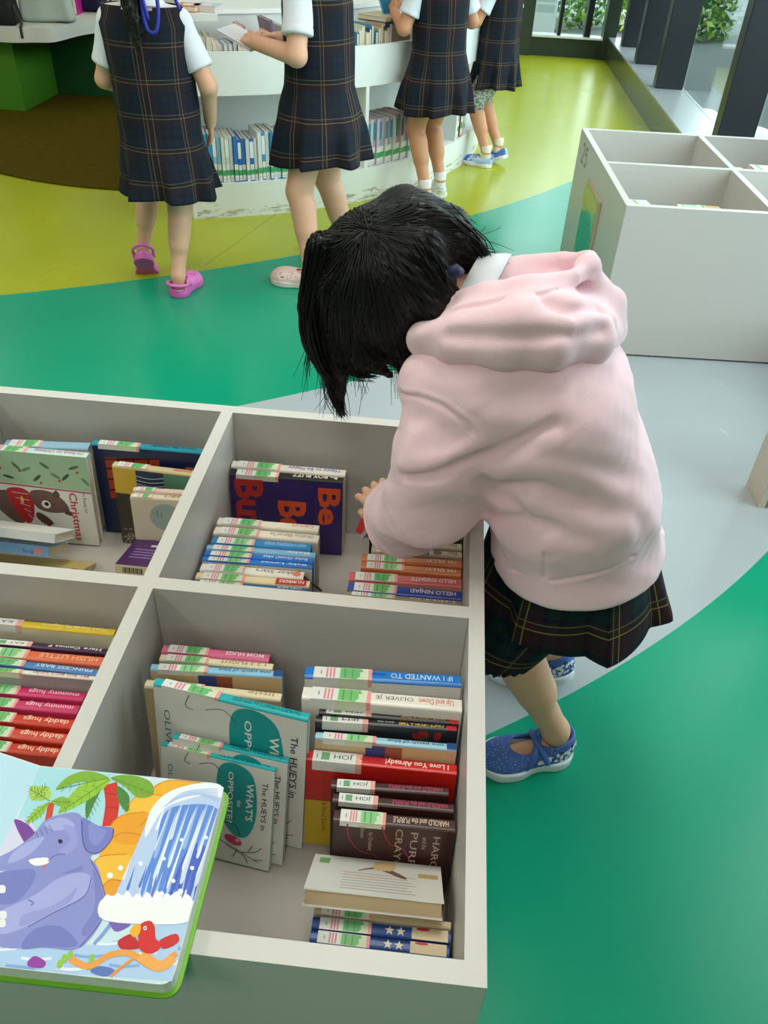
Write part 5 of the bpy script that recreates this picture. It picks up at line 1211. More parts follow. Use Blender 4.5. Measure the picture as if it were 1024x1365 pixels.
def child(cfg):
    """a school girl standing in local space, facing +y, then turned by cfg['rz']"""
    s = 1.0; g = cfg; hz = g.get('hip', .50); ln = g.get('lean', 0.0)
    feet = g['feet']                     # {'l': (x, y, yaw, pitch), 'r': ...} heel positions
    top = lambda x, y, z: (x+g.get('side', 0)*(z-hz), y+ln*(z-hz), z)
    J = dict(s=1.0, back=(0, -1, 0), spine=[top(0, 0, hz), top(0, 0, .64), top(0, -.005, .78), top(0, -.005, .84)], spine_r=[.078, .072, .074, .05])
    J['shl'], J['shr'] = top(-.100, -.005, .825), top(.100, -.005, .825)
    J['neck'] = [top(0, -.005, .83), top(0, .008, .90)]
    hd = nrm(g.get('face', (0, 1, -.25))); sx = nrm(np.cross(hd, (0, 0, 1))); uz = np.cross(sx, hd)
    hc = np.array(top(0, .02, .985)); J['head'] = (hc, sx, hd, uz); J['hs'] = 1.04
    for k, e in (('l', -1), ('r', 1)):
        J['hip'+k] = (.052*e, 0, hz-.03); fx, fy, yaw, pit = feet[k]
        dy = np.array([-math.sin(yaw), math.cos(yaw), 0]); hl = np.array([fx, fy, 0.])
        an, heel, toe = [foot_pt(hl, yaw, pit, q, .175) for q in ((0, .040, .068), (0, .034, .034), (0, .122, .025))]
        J['an'+k], J['heel'+k], J['toe'+k] = an, heel, toe
        hp = np.array(J['hip'+k]); mid = (hp+an)/2; dist = np.linalg.norm(hp-an); lt = .225; bend = math.sqrt(max(0, lt*lt-(dist/2)**2)); fw = g.get('knee', {}).get(k, 1)
        J['kn'+k] = mid+np.array([0, 1, .15])*min(bend, .12)*fw
        J['el'+k], J['wr'+k] = [np.array(q, float) for q in g['arm'+k][:2]]
        J[k+'hand'] = (J['wr'+k], g['arm'+k][2], g['arm'+k][3], e*g.get('thumb', -1), g['arm'+k][4] if len(g['arm'+k]) > 4 else .35, .92)
    body = make_body('person', J, (g['loc'][0], g['loc'][1], 0), .0045, g.get('skin', SKIN), g['label'], 'person', g['rz'])
    # polo shirt: sleeves, yoke and collar
    def shirt(p):
        d = chain(p, [top(0, 0, .60), top(0, 0, .72), top(0, -.005, .80)], [.082, .085, .075], .04)
        d = smin(d, chain(p, [J['shl'], top(0, -.005, .845), J['shr']], [.036, .050, .036]), .04)
        for k in 'lr':
            a, b = np.array(J['sh'+k]), np.array(J['el'+k]); e = a+(b-a)*.72
            t = chain(p, [a, e], [.037, .043], 0); t = smax(t, plane(p, e, b-a), .006); 
            sm = np.abs(plane(p, a+(b-a)*.60, b-a)); t = t+.0012*np.exp(-(sm/.003)**2)
            d = smin(d, t, .02)
        d = d+.0025*fbm(p, 40, 3)
        d = smax(d, p[:, 2]-.875, .01)
        return d
    pts = np.array([J['shl'], J['shr'], J['ell'], J['elr']]); 
    V, F = sdf_mesh(shirt, np.minimum(pts.min(0), [-.12, -.12, .52])-.06, np.maximum(pts.max(0), [.12, .12, .86])+.07, .006)
    sh = meshobj('polo_shirt', V, F, POLO, body, None, True)
    body.scale = (g.get('scale', 1),)*3
    A_ = np.linspace(0, 2*PI, 41)
    nk = np.array(top(0, .0, .866))
    cr = np.array([[(nk[0]+r*math.cos(a), nk[1]+r*1.0*math.sin(a), z+.010*math.sin(-a)) for a in A_] for r, z in ((.046, .868), (.045, .893), (.049, .896), (.066, .872), (.070, .862))])
    meshobj('collar', cr.reshape(-1, 3), grid_faces(5, 41), POLO, sh, None, True)
    # pinafore
    hem, wz = g.get('hem', .37), g.get('waist', .57)
    fl = g.get('flare', .15)
    prof = [(hem, *g.get('hemoff', (0, 0)), fl, fl*.86), (hem+.09, *(np.array(g.get('hemoff', (0, 0)))*.6), fl*.94, fl*.80), (wz, *top(0, 0, wz)[:2], .116, .100), (.68, *top(0, -.003, .68)[:2], .114, .097), (.76, *top(0, -.005, .76)[:2], .119, .095), (.82, *top(0, -.005, .82)[:2], .124, .084), (.868, *top(0, -.005, .868)[:2], .104, .060)]
    nk2 = np.array(top(0, -.01, .885))
    def cut(c):
        k = np.ones(len(c), bool)
        k &= np.linalg.norm((c-nk2)/np.array([.068, .10, .045]), axis=1) > 1
        for q in 'lr': k &= cap(c.astype(f4), J['sh'+q], np.array(J['sh'+q])+(np.array(J['el'+q])-np.array(J['sh'+q]))*.5+np.array([(-.02 if q == 'l' else .02), 0, -.01]), .036, .040) > 0
        return k
    wd = g.get('wid', 1.0); prof = [(z, cx, cy, a*wd, b*wd) for z, cx, cy, a, b in prof]
    AV, AF, AU = ring_cloth('pinafore', body, prof, None, g.get('pleats', 9), .024, (hem, wz-.04), cut, phase=g.get('phase', 0), seed=g.get('seed', 2), wob=.0035, uvr=.125, u0=g.get('u0', 0))
    meshobj('pinafore', AV, AF, PLAID, body, None, True, AU[AF.reshape(-1)])
    # waist seam and back seam piping
    # hair
    hfn, hat, HR = head_fn(J['head'], 1.04)
    def hair(p):
        d = ell(p, hat(0, -.012, .022), (.081, .093, .088), HR); q = (p-hat(0, 0, 0).astype(f4))@HR.astype(f4)
        face = np.maximum(np.maximum(.022-q[:, 1], q[:, 2]-(.052)), np.abs(q[:, 0])-.062)
        d = smax(d, -face, .01); d = smax(d, -(q[:, 2]+.055+.3*np.minimum(q[:, 1], 0)*0), .01)
        t = g.get('tail')
        if t is not None: 
            d = np.minimum(d, chain(p, [hat(*x) for x in t], [.016, .032, .034, .028, .008][:len(t)], .01)+.003*np.sin((q[:, 0]+.3*q[:, 1])*900))
        return d+.0016*np.sin(np.arctan2(q[:, 0], q[:, 1]+.02)*46)
    V, F = sdf_mesh(hair, hat(0, 0, 0)-.30, hat(0, 0, 0)+.22, .005)
    meshobj('hair', V, F, HAIR, body, None, True)
    if g.get('ribbon'):
        q = MB(); RB_ = mat('blue_ribbon', (34, 40, 150), .4)
        for pts in g['ribbon']: q.tube(spline([hat(*x) for x in pts], 6), .0055, RB_, 6)
        q.build('ribbon', body, True)
    for k in 'lr':
        fx, fy, yaw, pit = feet[k]; kind, cu, cs, ex = g['shoe']
        shoe(body, (fx, fy, 0), yaw, pit, .175, kind, cu, cs, 'shoe', ex)
        if g.get('sock'): sock(body, J['an'+k], None, .026, g['sock'])
    if g.get('leggings'):
        q = MB()
        for k in 'lr':
            hp, kn = np.array(J['hip'+k]), np.array(J['kn'+k]); an = np.array(J['an'+k]); e = kn+(an-kn)*.10
            q.tube([hp, hp*.5+kn*.5, kn*.85+hp*.15, e], [.060, .055, .047, .046], g['leggings'], 20)
        q.build('leggings', body, True)
    return body, J
PINKC = mat('pink_rubber', (226, 116, 190), .45); PINKS = mat('pink_sole', (206, 96, 170), .5)
PALEC = mat('pale_pink_rubber', (226, 196, 188), .4); PALES = mat('pale_sole', (222, 206, 200), .5)
WSH = mat('white_canvas_shoe', (222, 224, 218), .6); WSO = mat('white_sole', (232, 232, 230), .5)
def sneaker_mat():
    m = mat('blue_sneaker', (120, 164, 216), .5); nt = m.node_tree; b = nt.nodes['Principled BSDF']
    v = nt.nodes.new('ShaderNodeTexVoronoi'); v.inputs['Scale'].default_value = 38; tc = nt.nodes.new('ShaderNodeTexCoord'); nt.links.new(tc.outputs['Object'], v.inputs['Vector'])
    r = nt.nodes.new('ShaderNodeValToRGB'); e = r.color_ramp.elements; e[0].color = lin((70, 110, 190))+(1,); e[1].color = lin((178, 206, 238))+(1,); r.color_ramp.interpolation = 'CONSTANT'; e[1].position = .45
    s = nt.nodes.new('ShaderNodeSeparateColor'); nt.links.new(v.outputs['Color'], s.inputs[0]); nt.links.new(s.outputs[0], r.inputs[0]); nt.links.new(r.outputs[0], b.inputs['Base Color']); return m
def floral_mat():
    m = mat('grey_floral_knit', (186, 190, 182), .8); nt = m.node_tree; b = nt.nodes['Principled BSDF']
    v = nt.nodes.new('ShaderNodeTexNoise'); v.inputs['Scale'].default_value = 110; v.inputs['Detail'].default_value = 4; tc = nt.nodes.new('ShaderNodeTexCoord'); nt.links.new(tc.outputs['Object'], v.inputs['Vector'])
    r = nt.nodes.new('ShaderNodeValToRGB'); e = r.color_ramp.elements; e[0].color = lin((96, 108, 110))+(1,); e[0].position = .42; e[1].color = lin((200, 202, 192))+(1,); e[1].position = .58
    nt.links.new(v.outputs['Fac'], r.inputs[0]); nt.links.new(r.outputs[0], b.inputs['Base Color']); return m
def w2l(loc, rz, p):
    c, s = math.cos(-rz)/SCL[0], math.sin(-rz)/SCL[0]; x, y = p[0]-loc[0], p[1]-loc[1]; return (x*c-y*s, x*s+y*c)
SCL = [1.0]

# --- girl with the pony tail, far left
SCL[0] = 1.03; loc = (-.965, 2.80); rz = math.radians(6)
fr_, fl_ = w2l(loc, rz, at_z(234, 398, 0)), w2l(loc, rz, at_z(196, 378, 0))
g1, J1 = child(dict(scale=SCL[0], loc=loc, rz=rz, lean=.03, side=-.035, wid=1.12, label='person in plaid pinafore and pink clogs, ponytail tied with blue ribbon, walking away', hem=.335, flare=.138, hemoff=(.01, -.01), pleats=7, waist=.52, seed=1,
    feet={'r': (fr_[0], fr_[1], -.25, 0), 'l': (fl_[0]+.0, fl_[1]-.03, .15, .85)}, arml=((-.165, .03, .66), (-.10, .13, .60), (.5, .7, .1), (-.6, 0, .7)), armr=((.165, -.02, .66), (.15, .05, .545), (-.05, .35, -.9), (1, .1, .1)),
    tail=[(0, -.085, .03), (.0, -.125, .0), (.005, -.128, -.08), (.01, -.118, -.17), (.012, -.115, -.235)], ribbon=[[(.03, -.145, -.06), (.075, -.140, -.11), (.07, -.135, -.19), (.045, -.14, -.19), (.035, -.145, -.12), (.03, -.145, -.07)], [(.02, -.15, -.06), (.04, -.15, -.12), (.05, -.14, -.17)], [(.04, -.14, -.05), (.10, -.12, -.08), (.13, -.10, -.14)]],
    shoe=('clog', PINKC, PINKS, None), knee={'l': .6, 'r': .3}))
# --- girl reading at the trough
SCL[0] = 1.17; loc = (-.475, 3.06); rz = math.radians(70)
fa, fb = w2l(loc, rz, at_z(430, 384, 0)), w2l(loc, rz, at_z(476, 356, 0))
g2, J2 = child(dict(scale=SCL[0], loc=loc, rz=rz, lean=.04, label='person in a dark plaid pinafore standing at the bookcase reading a thin white book', hem=.36, flare=.165, pleats=7, waist=.56, seed=5, phase=.3,
    feet={'l': (fa[0], fa[1], .2, 0), 'r': (fb[0], fb[1], .0, 0)}, arml=((-.15, -.01, .655), (-.105, .145, .665), (.35, .9, .15), (-.5, .2, .8), .7), armr=((.15, .05, .66), (.04, .17, .655), (-.6, .7, .2), (.4, .2, .8), .7),
    tail=[(0, -.085, .05), (0, -.12, .03), (0, -.12, -.03), (0, -.11, -.08)], shoe=('clog', PALEC, PALES, None), knee={'l': .45, 'r': .4}))
# --- girl with the teal book
SCL[0] = 1.07; loc = (-.10, 4.06); rz = math.radians(33)
fa, fb = w2l(loc, rz, at_z(573, 276, 0)), w2l(loc, rz, at_z(590, 265, 0))
g3, J3 = child(dict(scale=SCL[0], loc=loc, rz=rz, lean=.05, skin=SKIN2, label='person in a dark plaid pinafore and white shoes holding up a teal picture book', hem=.36, flare=.160, pleats=8, waist=.58, seed=8, phase=.1,
    feet={'l': (fa[0], fa[1], .15, 0), 'r': (fb[0], fb[1], -.1, 0)}, arml=((-.16, .02, .665), (-.135, .15, .70), (.2, .75, .6), (-.8, -.1, .4), .6), armr=((.165, .03, .68), (.12, .16, .70), (-.3, .9, .3), (.8, 0, .5), .5),
    tail=[(0, -.085, .05), (0, -.12, .03), (0, -.12, -.03), (0, -.11, -.08)], shoe=('slip', WSH, WSO, None), sock=mat('white_sock', (232, 230, 226), .9, .2, .04, 80, .4, 600)))
# --- girl in sneakers, farthest
SCL[0] = 1.0; loc = (.185, 4.76); rz = math.radians(62)
fa, fb = w2l(loc, rz, at_z(655, 224, 0)), w2l(loc, rz, at_z(678, 220, 0))
g4, J4 = child(dict(loc=loc, rz=rz, lean=.03, skin=SKIN2, label='person in a dark plaid pinafore, floral leggings and blue sneakers with a raised hand', hem=.37, flare=.140, pleats=8, waist=.58, seed=11, phase=.5,
    feet={'l': (fa[0], fa[1], -.0, 0), 'r': (fb[0], fb[1], .25, .35)}, arml=((-.16, .06, .67), (-.12, .15, .79), (.2, .35, .9), (-.7, .5, .2), .5), armr=((.16, .0, .66), (.10, .14, .66), (-.6, .7, .1), (.3, .1, .9), .5),
    tail=[(0, -.085, .05), (0, -.12, .03), (0, -.12, -.03), (0, -.11, -.08)], shoe=('sneaker', sneaker_mat(), WSO, mat('mauve_strap', (150, 110, 170), .5)), leggings=floral_mat(), sock=mat('cream_sock', (226, 214, 190), .9)))
# books the girls hold
def held(name, body, p, rot_e, w, hgt, t, cc, label, art=None):
    r = empty(name, (0, 0, 0), 0, label, 'book')
    Mw = Matrix.Translation(Vector((body.location.x, body.location.y, 0))) @ Matrix.Rotation(body.rotation_euler.z, 4, 'Z') @ Matrix.Translation(Vector(p)*body.scale.x) @ Matrix(rot_e.to_4x4())
    r.matrix_world = Mw
    bx('back_cover', r, (-w/2, -hgt/2, -t/2), (w/2, hgt/2, -t/2+.002), cover_mat(cc)); bx('pages', r, (-w/2+.002, -hgt/2+.002, -t/2+.0021), (w/2-.002, hgt/2-.002, t/2-.0021), PAGE)
    q = MB(); q.box((-w/2, -hgt/2, t/2-.002), (w/2, hgt/2, t/2), cover_mat(cc))
    if art: art(q, Frame((-w/2, -hgt/2, t/2), (1, 0, 0), (0, 1, 0)), w, hgt)
    q.build('front_cover', r); return r
from mathutils import Euler
held('picture_book', g2, (-.055, .225, .665), Euler((math.radians(22), 0, math.radians(10))).to_matrix(), .15, .13, .008, (232, 232, 236), 'thin white book held open in both hands by the girl at the trough')
def art_teal(q, fr, w, h): art_blob(q, fr, [(.4*w, .2*h), (.7*w, .25*h), (.75*w, .6*h), (.5*w, .7*h), (.35*w, .5*h)], ink((206, 84, 60)), 1); art_ell(q, fr, .6*w, .85*h, .12*w, .08*h, ink((230, 190, 60)), 1); art_ell(q, fr, .45*w, .52*h, .10*w, .09*h, ink((230, 180, 150)), 2)
held('picture_book', g3, (-.115, .222, .765), Euler((math.radians(70), math.radians(-12), math.radians(12))).to_matrix(), .15, .15, .010, (30, 120, 160), 'teal picture book with an orange figure held up at the trough', art_teal)
# ================================================================ the girl in the pink hoodie (leaning into the bin)
BASE = np.array([.25, .97, 0.0])
PINK = mat('pink_fleece', (247, 211, 219), .95, .15, .03, 50, .25, 700, sheen=.35)
PINKIN = mat('pink_lining', (232, 160, 172), .95, .1, .03, 50, .2, 700)
v3 = lambda *a: np.array(a, float)
hdc = v3(-.062, 1.035, .808); fdir = nrm((-.50, .10, -.86)); up0 = v3(-.86, -.05, .50); sdir = nrm(np.cross(fdir, up0)); udir = np.cross(sdir, fdir)
lheel, rheel = v3(.314, .920, 0), v3(.335, 1.085, 0); lyaw, ryaw, rp = math.radians(108), math.radians(84), .22
ldv, rdv = v3(-math.sin(lyaw), math.cos(lyaw), 0), v3(-math.sin(ryaw), math.cos(ryaw), 0); rup = .115*math.sin(rp)
W = dict(s=1.0, hs=1.05, back=(1, 0, 0),
    spine=[v3(.235, .965, .46), v3(.205, .97, .60), v3(.155, .98, .71), v3(.10, .99, .78)], spine_r=[.082, .076, .076, .05],
    shl=v3(.075, .905, .735), shr=v3(.085, 1.065, .745), neck=[v3(.10, .99, .79), v3(.055, 1.0, .815), v3(-.005, 1.025, .812)], head=(hdc, sdir, fdir, udir),
    ell=v3(.015, .895, .585), wrl=v3(-.052, 1.004, .455), elr=v3(.065, 1.19, .63), wrr=v3(.085, 1.125, .530),
    lhand=(v3(-.052, 1.004, .455), (-.50, .85, .02), (-.35, -.35, .85), -1, .32, .95, 1.5), rhand=(v3(.085, 1.125, .530), (.0, -.93, -.36), (.1, -.3, .95), 1, .35, .95),
    hipl=v3(.225, .915, .45), hipr=v3(.235, 1.02, .45), knl=v3(.158, .905, .285), knr=v3(.165, 1.06, .285),
    anl=foot_pt(lheel, lyaw, 0, (0, .042, .072), .178), heell=foot_pt(lheel, lyaw, 0, (0, .033, .034), .178), toel=foot_pt(lheel, lyaw, 0, (0, .125, .024), .178),
    anr=foot_pt(rheel, ryaw, rp, (0, .042, .072), .178), heelr=foot_pt(rheel, ryaw, rp, (0, .033, .034), .178), toer=foot_pt(rheel, ryaw, rp, (0, .125, .024), .178))
def shift(o): 
    if isinstance(o, np.ndarray) and o.shape == (3,): return o-BASE
    return o
J = {}
for k, val in W.items():
    if k in ('spine', 'neck'): J[k] = [x-BASE for x in val]
    elif k == 'head': J[k] = (val[0]-BASE,)+val[1:]
    elif k in ('lhand', 'rhand'): J[k] = (val[0]-BASE,)+val[1:]
    else: J[k] = shift(val)
girl = make_body('person', J, tuple(BASE), .003, SKIN, 'person in pink hoodie and plaid skirt leaning over the book bin, one arm inside', 'person')
def loc_(V): return V-BASE
# surface point under a photo pixel (to lay seams and folds on the cloth)
def surf(fn, px, py, y0=.62, y1=1.3):
    d = ray(px, py); ts = np.linspace(y0/d[1], y1/d[1], 400); p = (_O+ts[:, None]*d).astype(f4); s = fn(p); i = np.argmax(s < 0)
    if s[i] >= 0: i = int(np.argmin(s))
    return p[i].astype(float)
# --- hoodie
def torso0(p):
    L = [v3(.240, .905, .46), v3(.205, .91, .59), v3(.158, .92, .70), v3(.108, .94, .758)]; R_ = [q*v3(1, -1, 1)+v3(0, 1.95, 0) for q in L]; rr = [.110, .104, .096, .074]
    d = smin(chain(p, L, rr, .03), chain(p, R_, rr, .03), .09)
    d = smin(d, cap(p, L[3], R_[3], .062), .06)
    return d
LS = [v3(.055, .912, .732), v3(.026, .892, .655), v3(.012, .895, .575), v3(-.018, .945, .505), v3(-.042, .985, .462)]
RS = [v3(.09, 1.05, .745), v3(.075, 1.12, .69), v3(.066, 1.175, .635), v3(.075, 1.16, .585), v3(.084, 1.135, .545)]
SHF = at_y(572, 508, .925)
def base0(p):
    d = torso0(p)
    a = chain(p, LS, [.073, .066, .060, .052, .043], .02); b = chain(p, RS, [.075, .064, .056, .050, .040], .02)
    d = smin(d, cap(p, SHF, SHF+v3(.06, .0, .012), .040), .035)
    return smin(smin(d, a, .035), b, .035)
hem_c, hem_n = v3(.235, .965, .490), v3(-.22, .0, .975)
def base1(p):
    pl_ = plane(p, hem_c, hem_n)
    return base0(p)-.012*np.exp(-(np.maximum(pl_, 0)/.035)**2)-.006*np.exp(-((pl_-.085)/.03)**2)
SP = lambda pts: [surf(base1, *q) for q in pts]
FOLDS = [(SP([(540, 634), (575, 634), (612, 618), (652, 602)]), .007, -.012), (SP([(540, 620), (590, 612), (640, 590)]), .012, .008),
    (SP([(655, 606), (690, 590), (722, 573), (738, 566)]), .009, -.008), (SP([(668, 560), (710, 552), (745, 540)]), .022, .006),
    (SP([(662, 628), (700, 618), (760, 628), (815, 655)]), .014, .008), (SP([(668, 648), (720, 646), (780, 672)]), .010, -.006),
    (SP([(665, 668), (720, 672), (790, 700), (830, 700)]), .016, .008), (SP([(650, 690), (700, 690), (735, 700)]), .010, -.007), (SP([(735, 725), (790, 728), (835, 712)]), .016, .006),
    (SP([(645, 640), (660, 660), (690, 672)]), .012, -.009), (SP([(740, 590), (800, 590), (845, 610)]), .03, .005),
    (SP([(540, 560), (552, 580), (545, 600)]), .014, .004), (SP([(520, 655), (550, 660), (590, 652)]), .018, .004), (SP([(840, 660), (865, 690), (875, 720)]), .02, .006)]
SEAMS = [(SP([(534, 524), (560, 528), (590, 540), (620, 562), (640, 584), (655, 604)]), .0034, -.0034), (SP([(538, 520), (565, 524), (595, 536), (625, 558), (645, 580), (658, 598)]), .004, .0018),
    (SP([(697, 650), (705, 672), (703, 690), (712, 702)]), .0034, -.0034), (SP([(727, 708), (728, 740), (726, 768)]), .0034, -.0034), (SP([(648, 742), (690, 762), (740, 774), (790, 766), (840, 742), (882, 706)]), .0034, -.0032), (SP([(648, 745), (690, 765), (740, 777), (790, 769), (840, 745), (884, 709)]), .004, .0016)]
def hoodie_fn(p):
    d = base1(p)
    for pts, w_, a in FOLDS+SEAMS: d = d+ridge(p, pts, w_, a)
    d = d+.0016*fbm(p, 34, 4)+.0013*fbm(p, 75, 9)+.0006*fbm(p, 150, 21)
    pl_ = plane(p, hem_c, hem_n)
    d = smax(d, -pl_, .006)
    inner = base0(p)+.014; d = smax(d, -np.maximum(inner, pl_-.06), .004)                     # hollow hem
    for S_, nn in ((LS, 0), (RS, 0)):
        ax = S_[-1]-S_[-2]; ed = plane(p, S_[-1], ax); near = np.linalg.norm(p-S_[-1].astype(f4), axis=1) < .14
        d = np.where(near, smax(d, ed, .005), d)
        for q_, am in ((-.008, .0045), (-.022, -.004), (-.034, .003)):
            d = d+np.where(near, -am*np.exp(-((ed-q_)/.005)**2), 0)
        hole = cap(p, S_[-1]-nrm(ax)*.02, S_[-1]+nrm(ax)*.05, .033); d = np.where(near, smax(d, -hole, .004), d)
    return d
V, F = sdf_mesh(hoodie_fn, (-.14, .74, .36), (.44, 1.24, .90), .0029)
hoodie = meshobj('hoodie', loc_(V), F, PINK, girl, None, True)
# --- hood lying on the back: a soft bag with an open rim
def row(pts, off):
    out = []
    for x, y in pts:
        p_ = surf(base0, x, y); d_ = ray(x, y); out.append(p_-nrm(d_)*off)
    return out
HB = row([(566, 453), (610, 455), (670, 458), (730, 459), (785, 455), (812, 440)], .008)
HM = row([(590, 431), (630, 430), (690, 430), (750, 428), (800, 418), (812, 405)], .014)
HT = row([(598, 412), (650, 406), (705, 400), (755, 394), (790, 384)], .016)
NR = [at_y(x, y, d) for x, y, d in ((606, 404, .955), (655, 392, .945), (715, 382, .945), (765, 368, .965), (784, 354, 1.0))]
FR = [at_y(x, y, d) for x, y, d in ((784, 354, 1.0), (784, 347, 1.05), (750, 343, 1.085), (700, 350, 1.10), (660, 362, 1.10))]
FB = [v3(.20, 1.02, .80), v3(.17, 1.07, .80), v3(.10, 1.09, .80)]
def hood_out(p):
    d = chain(p, HB, [.024, .027, .029, .029, .028, .024], .012)
    d = smin(d, chain(p, HM, [.024, .027, .030, .030, .028, .024], .012), .022)
    d = smin(d, chain(p, HT, [.018, .020, .022, .022, .018], .012), .022)
    d = smin(d, chain(p, NR, [.0085]*5), .024)
    d = smin(d, chain(p, [HT[4], NR[4], FR[1]], [.011, .0075, .0075]), .022)
    far = smin(chain(p, FR, [.008]*5), chain(p, FB, [.035, .035, .035], .01), .03)
    return smin(d, far, .018)
HSP = lambda pts: [surf(hood_out, *q) for q in pts]
HF = [(HSP([(560, 446), (610, 434), (680, 430), (760, 432), (815, 424)]), .012, .006), (HSP([(600, 446), (660, 448), (730, 447), (800, 438)]), .010, -.006),
      (HSP([(728, 404), (760, 418), (800, 414)]), .009, -.010), (HSP([(720, 424), (760, 434), (806, 428)]), .010, .004),
      (HSP([(640, 424), (690, 416), (720, 404)]), .012, .005),
      (HSP([(600, 416), (650, 405), (720, 394), (784, 376)]), .0034, -.0032), (HSP([(602, 411), (652, 400), (722, 389), (786, 370)]), .004, .0016)]
def hood_fn(p):
    d = hood_out(p)
    for pts, w_, a in HF: d = d+ridge(p, pts, w_, a)
    d = d+.002*fbm(p, 38, 14)+.001*fbm(p, 80, 5)
    cav = chain(p, [at_y(645, 376, 1.02), at_y(695, 368, 1.025), at_y(745, 357, 1.03), at_y(768, 351, 1.03)], [.034, .038, .034, .020], .02)
    cav = smin(cav, chain(p, [at_y(690, 372, 1.02)-v3(0, 0, .045), at_y(745, 362, 1.03)-v3(0, 0, .045)], [.030, .030]), .02)
    cav = smin(cav, chain(p, [v3(-.02, 1.03, .86), v3(.03, 1.02, .860)], [.06, .042]), .02)
    return smax(d, -cav, .006)
V, F = sdf_mesh(hood_fn, (-.08, .83, .71), (.29, 1.16, .93), .0028)
fm = None
meshobj('hood', loc_(V), F, [PINK], hoodie, None, True)
# --- white collar standing between neck and hood
c0 = v3(.048, 1.003, .818); axn = nrm((-.86, .2, .30)); e1 = nrm(np.cross(axn, (0, 0, 1))); e2 = np.cross(axn, e1)
rows = []
for off, r in ((-.010, .058), (.016, .053), (.022, .056), (-.004, .068), (-.012, .071)):
    rows.append([c0+axn*off+(e1*math.cos(a)+e2*math.sin(a))*r for a in np.linspace(0, 2*PI, 49)])
R_ = np.array(rows); meshobj('polo_collar', loc_(R_.reshape(-1, 3)), grid_faces(5, 49), POLO, girl, None, True).modifiers.new('t', 'SOLIDIFY').thickness = .002
# --- hair
def hair_fn(p):
    d = ell(p, hdc+udir*.018-fdir*.012, (.094, .098, .098), np.stack([sdir, fdir, udir], 1))
    q = (p-hdc.astype(f4))@np.stack([sdir, fdir, udir], 1).astype(f4)
    face = np.maximum(np.maximum(.030-q[:, 1], q[:, 2]-.045), np.abs(q[:, 0])-.058); d = smax(d, -face, .012)
    for pts, rs in LOCKS: d = smin(d, chain(p, pts, rs, .004), .012)
    d = smax(d, -chain(p, [v3(.10, .985, .775), v3(.05, 1.0, .806), v3(.0, 1.02, .805)], [.05, .040, .030]), .004)
    return d+.0014*np.sin(np.arctan2(q[:, 0], q[:, 1]+.01)*60)
py = lambda x, y, d: at_y(x, y, d)
LOCKS = [([py(430, 330, 1.0), py(414, 410, .99), py(422, 470, .99), py(444, 510, .99)], [.02, .016, .010, .004]), ([py(448, 380, .985), py(450, 470, .985), py(452, 520, .985), py(458, 545, .985)], [.028, .016, .009, .003]),
    ([py(470, 400, .98), py(480, 470, .98), py(520, 500, 1.0)], [.032, .020, .004]), ([py(520, 420, .975), py(540, 470, .985), py(545, 506, .995)], [.034, .020, .006]),
    ([py(560, 340, .985), py(585, 400, .965), py(580, 440, .97)], [.034, .026, .012]), ([py(560, 300, 1.03), py(612, 322, 1.02), py(645, 350, 1.02)], [.030, .022, .008]), ([py(540, 290, 1.07), py(600, 305, 1.08), py(640, 335, 1.07)], [.04, .028, .010])]
V, F = sdf_mesh(hair_fn, (-.24, .84, .60), (.12, 1.2, 1.0), .0042)
hair = meshobj('hair', loc_(V), F, HAIR, girl, None, True)
# strands combed from the crown over the hair mass, ends hanging free
cd = nrm(py(478, 280, .97)-hdc); t1 = nrm(np.cross(cd, (0, 0, 1))); t2 = np.cross(cd, t1)
ns = 1700; ph = rng.uniform(0, 2*PI, ns); pq = np.round(ph*64/(2*PI))*2*PI/64; ph = pq+.45*(ph-pq); th_end = rng.uniform(1.35, 2.0, ns)+.12*np.sin(ph*9); nk = 16; th0 = rng.uniform(.01, .6, ns)
SV = np.zeros((ns, nk, 3)); base_r = np.full(ns, .16)
for k in range(nk):
    th = th0+(th_end-th0)*k/(nk-1); phi = ph+.25*np.sin(ph*2+1)*k/nk
    dv = np.cos(th)[:, None]*cd+np.sin(th)[:, None]*(np.cos(phi)[:, None]*t1+np.sin(phi)[:, None]*t2)
    r = np.full(ns, .24)
    for _ in range(24): r = np.maximum(.03, r-.75*hair_fn((hdc+dv*r[:, None]).astype(f4)))
    pt = hdc+dv*(r+rng.uniform(-.0004, .0016, ns))[:, None]
    SV[:, k] = pt
SV[:, 1:-1] = (SV[:, :-2]+SV[:, 1:-1]*2+SV[:, 2:])/4
# free ends droop
jit = rng.normal(size=(ns, 3)); jit[:, :] += 1.4*np.stack([np.sin(pq*37+i*2.1) for i in range(3)], 1); lenf = rng.uniform(.1, 1.5, ns)[:, None]*(.6+.5*np.sin(pq*23))[:, None]
tailn = 6; dirs = SV[:, -1]-SV[:, -4]; dirs /= np.linalg.norm(dirs, axis=1)[:, None]+1e-9
ok = (SV[:, -1, 0] < .0); ext = []
for j in range(1, tailn+1): ext.append(SV[:, -1]+(dirs*(.005*j)+jit*(.00018*j*j))*lenf+np.array([0, 0, -1])*(.0007*j*j)*lenf*np.where(ok, 1, .15)[:, None]*np.where(ok, 1, .3)[:, None])
SA = np.concatenate([SV, np.stack(ext, 1)*1.0], 1)
kk = SA.shape[1]
far_jump = (np.linalg.norm(np.diff(SA, axis=1), axis=2).max(1) > .045); SA = SA[~far_jump]; ns = len(SA)
extra = []
def wisp(pts, n, spread, endspread):
    for _ in range(n):
        o = rng.normal(size=3)*spread; e = rng.normal(size=3)*endspread; P_ = spline(pts, 5); u = np.linspace(0, 1, len(P_))[:, None]
        extra.append(P_+o*(1-u)*.6+e*u**1.5+o*.4)
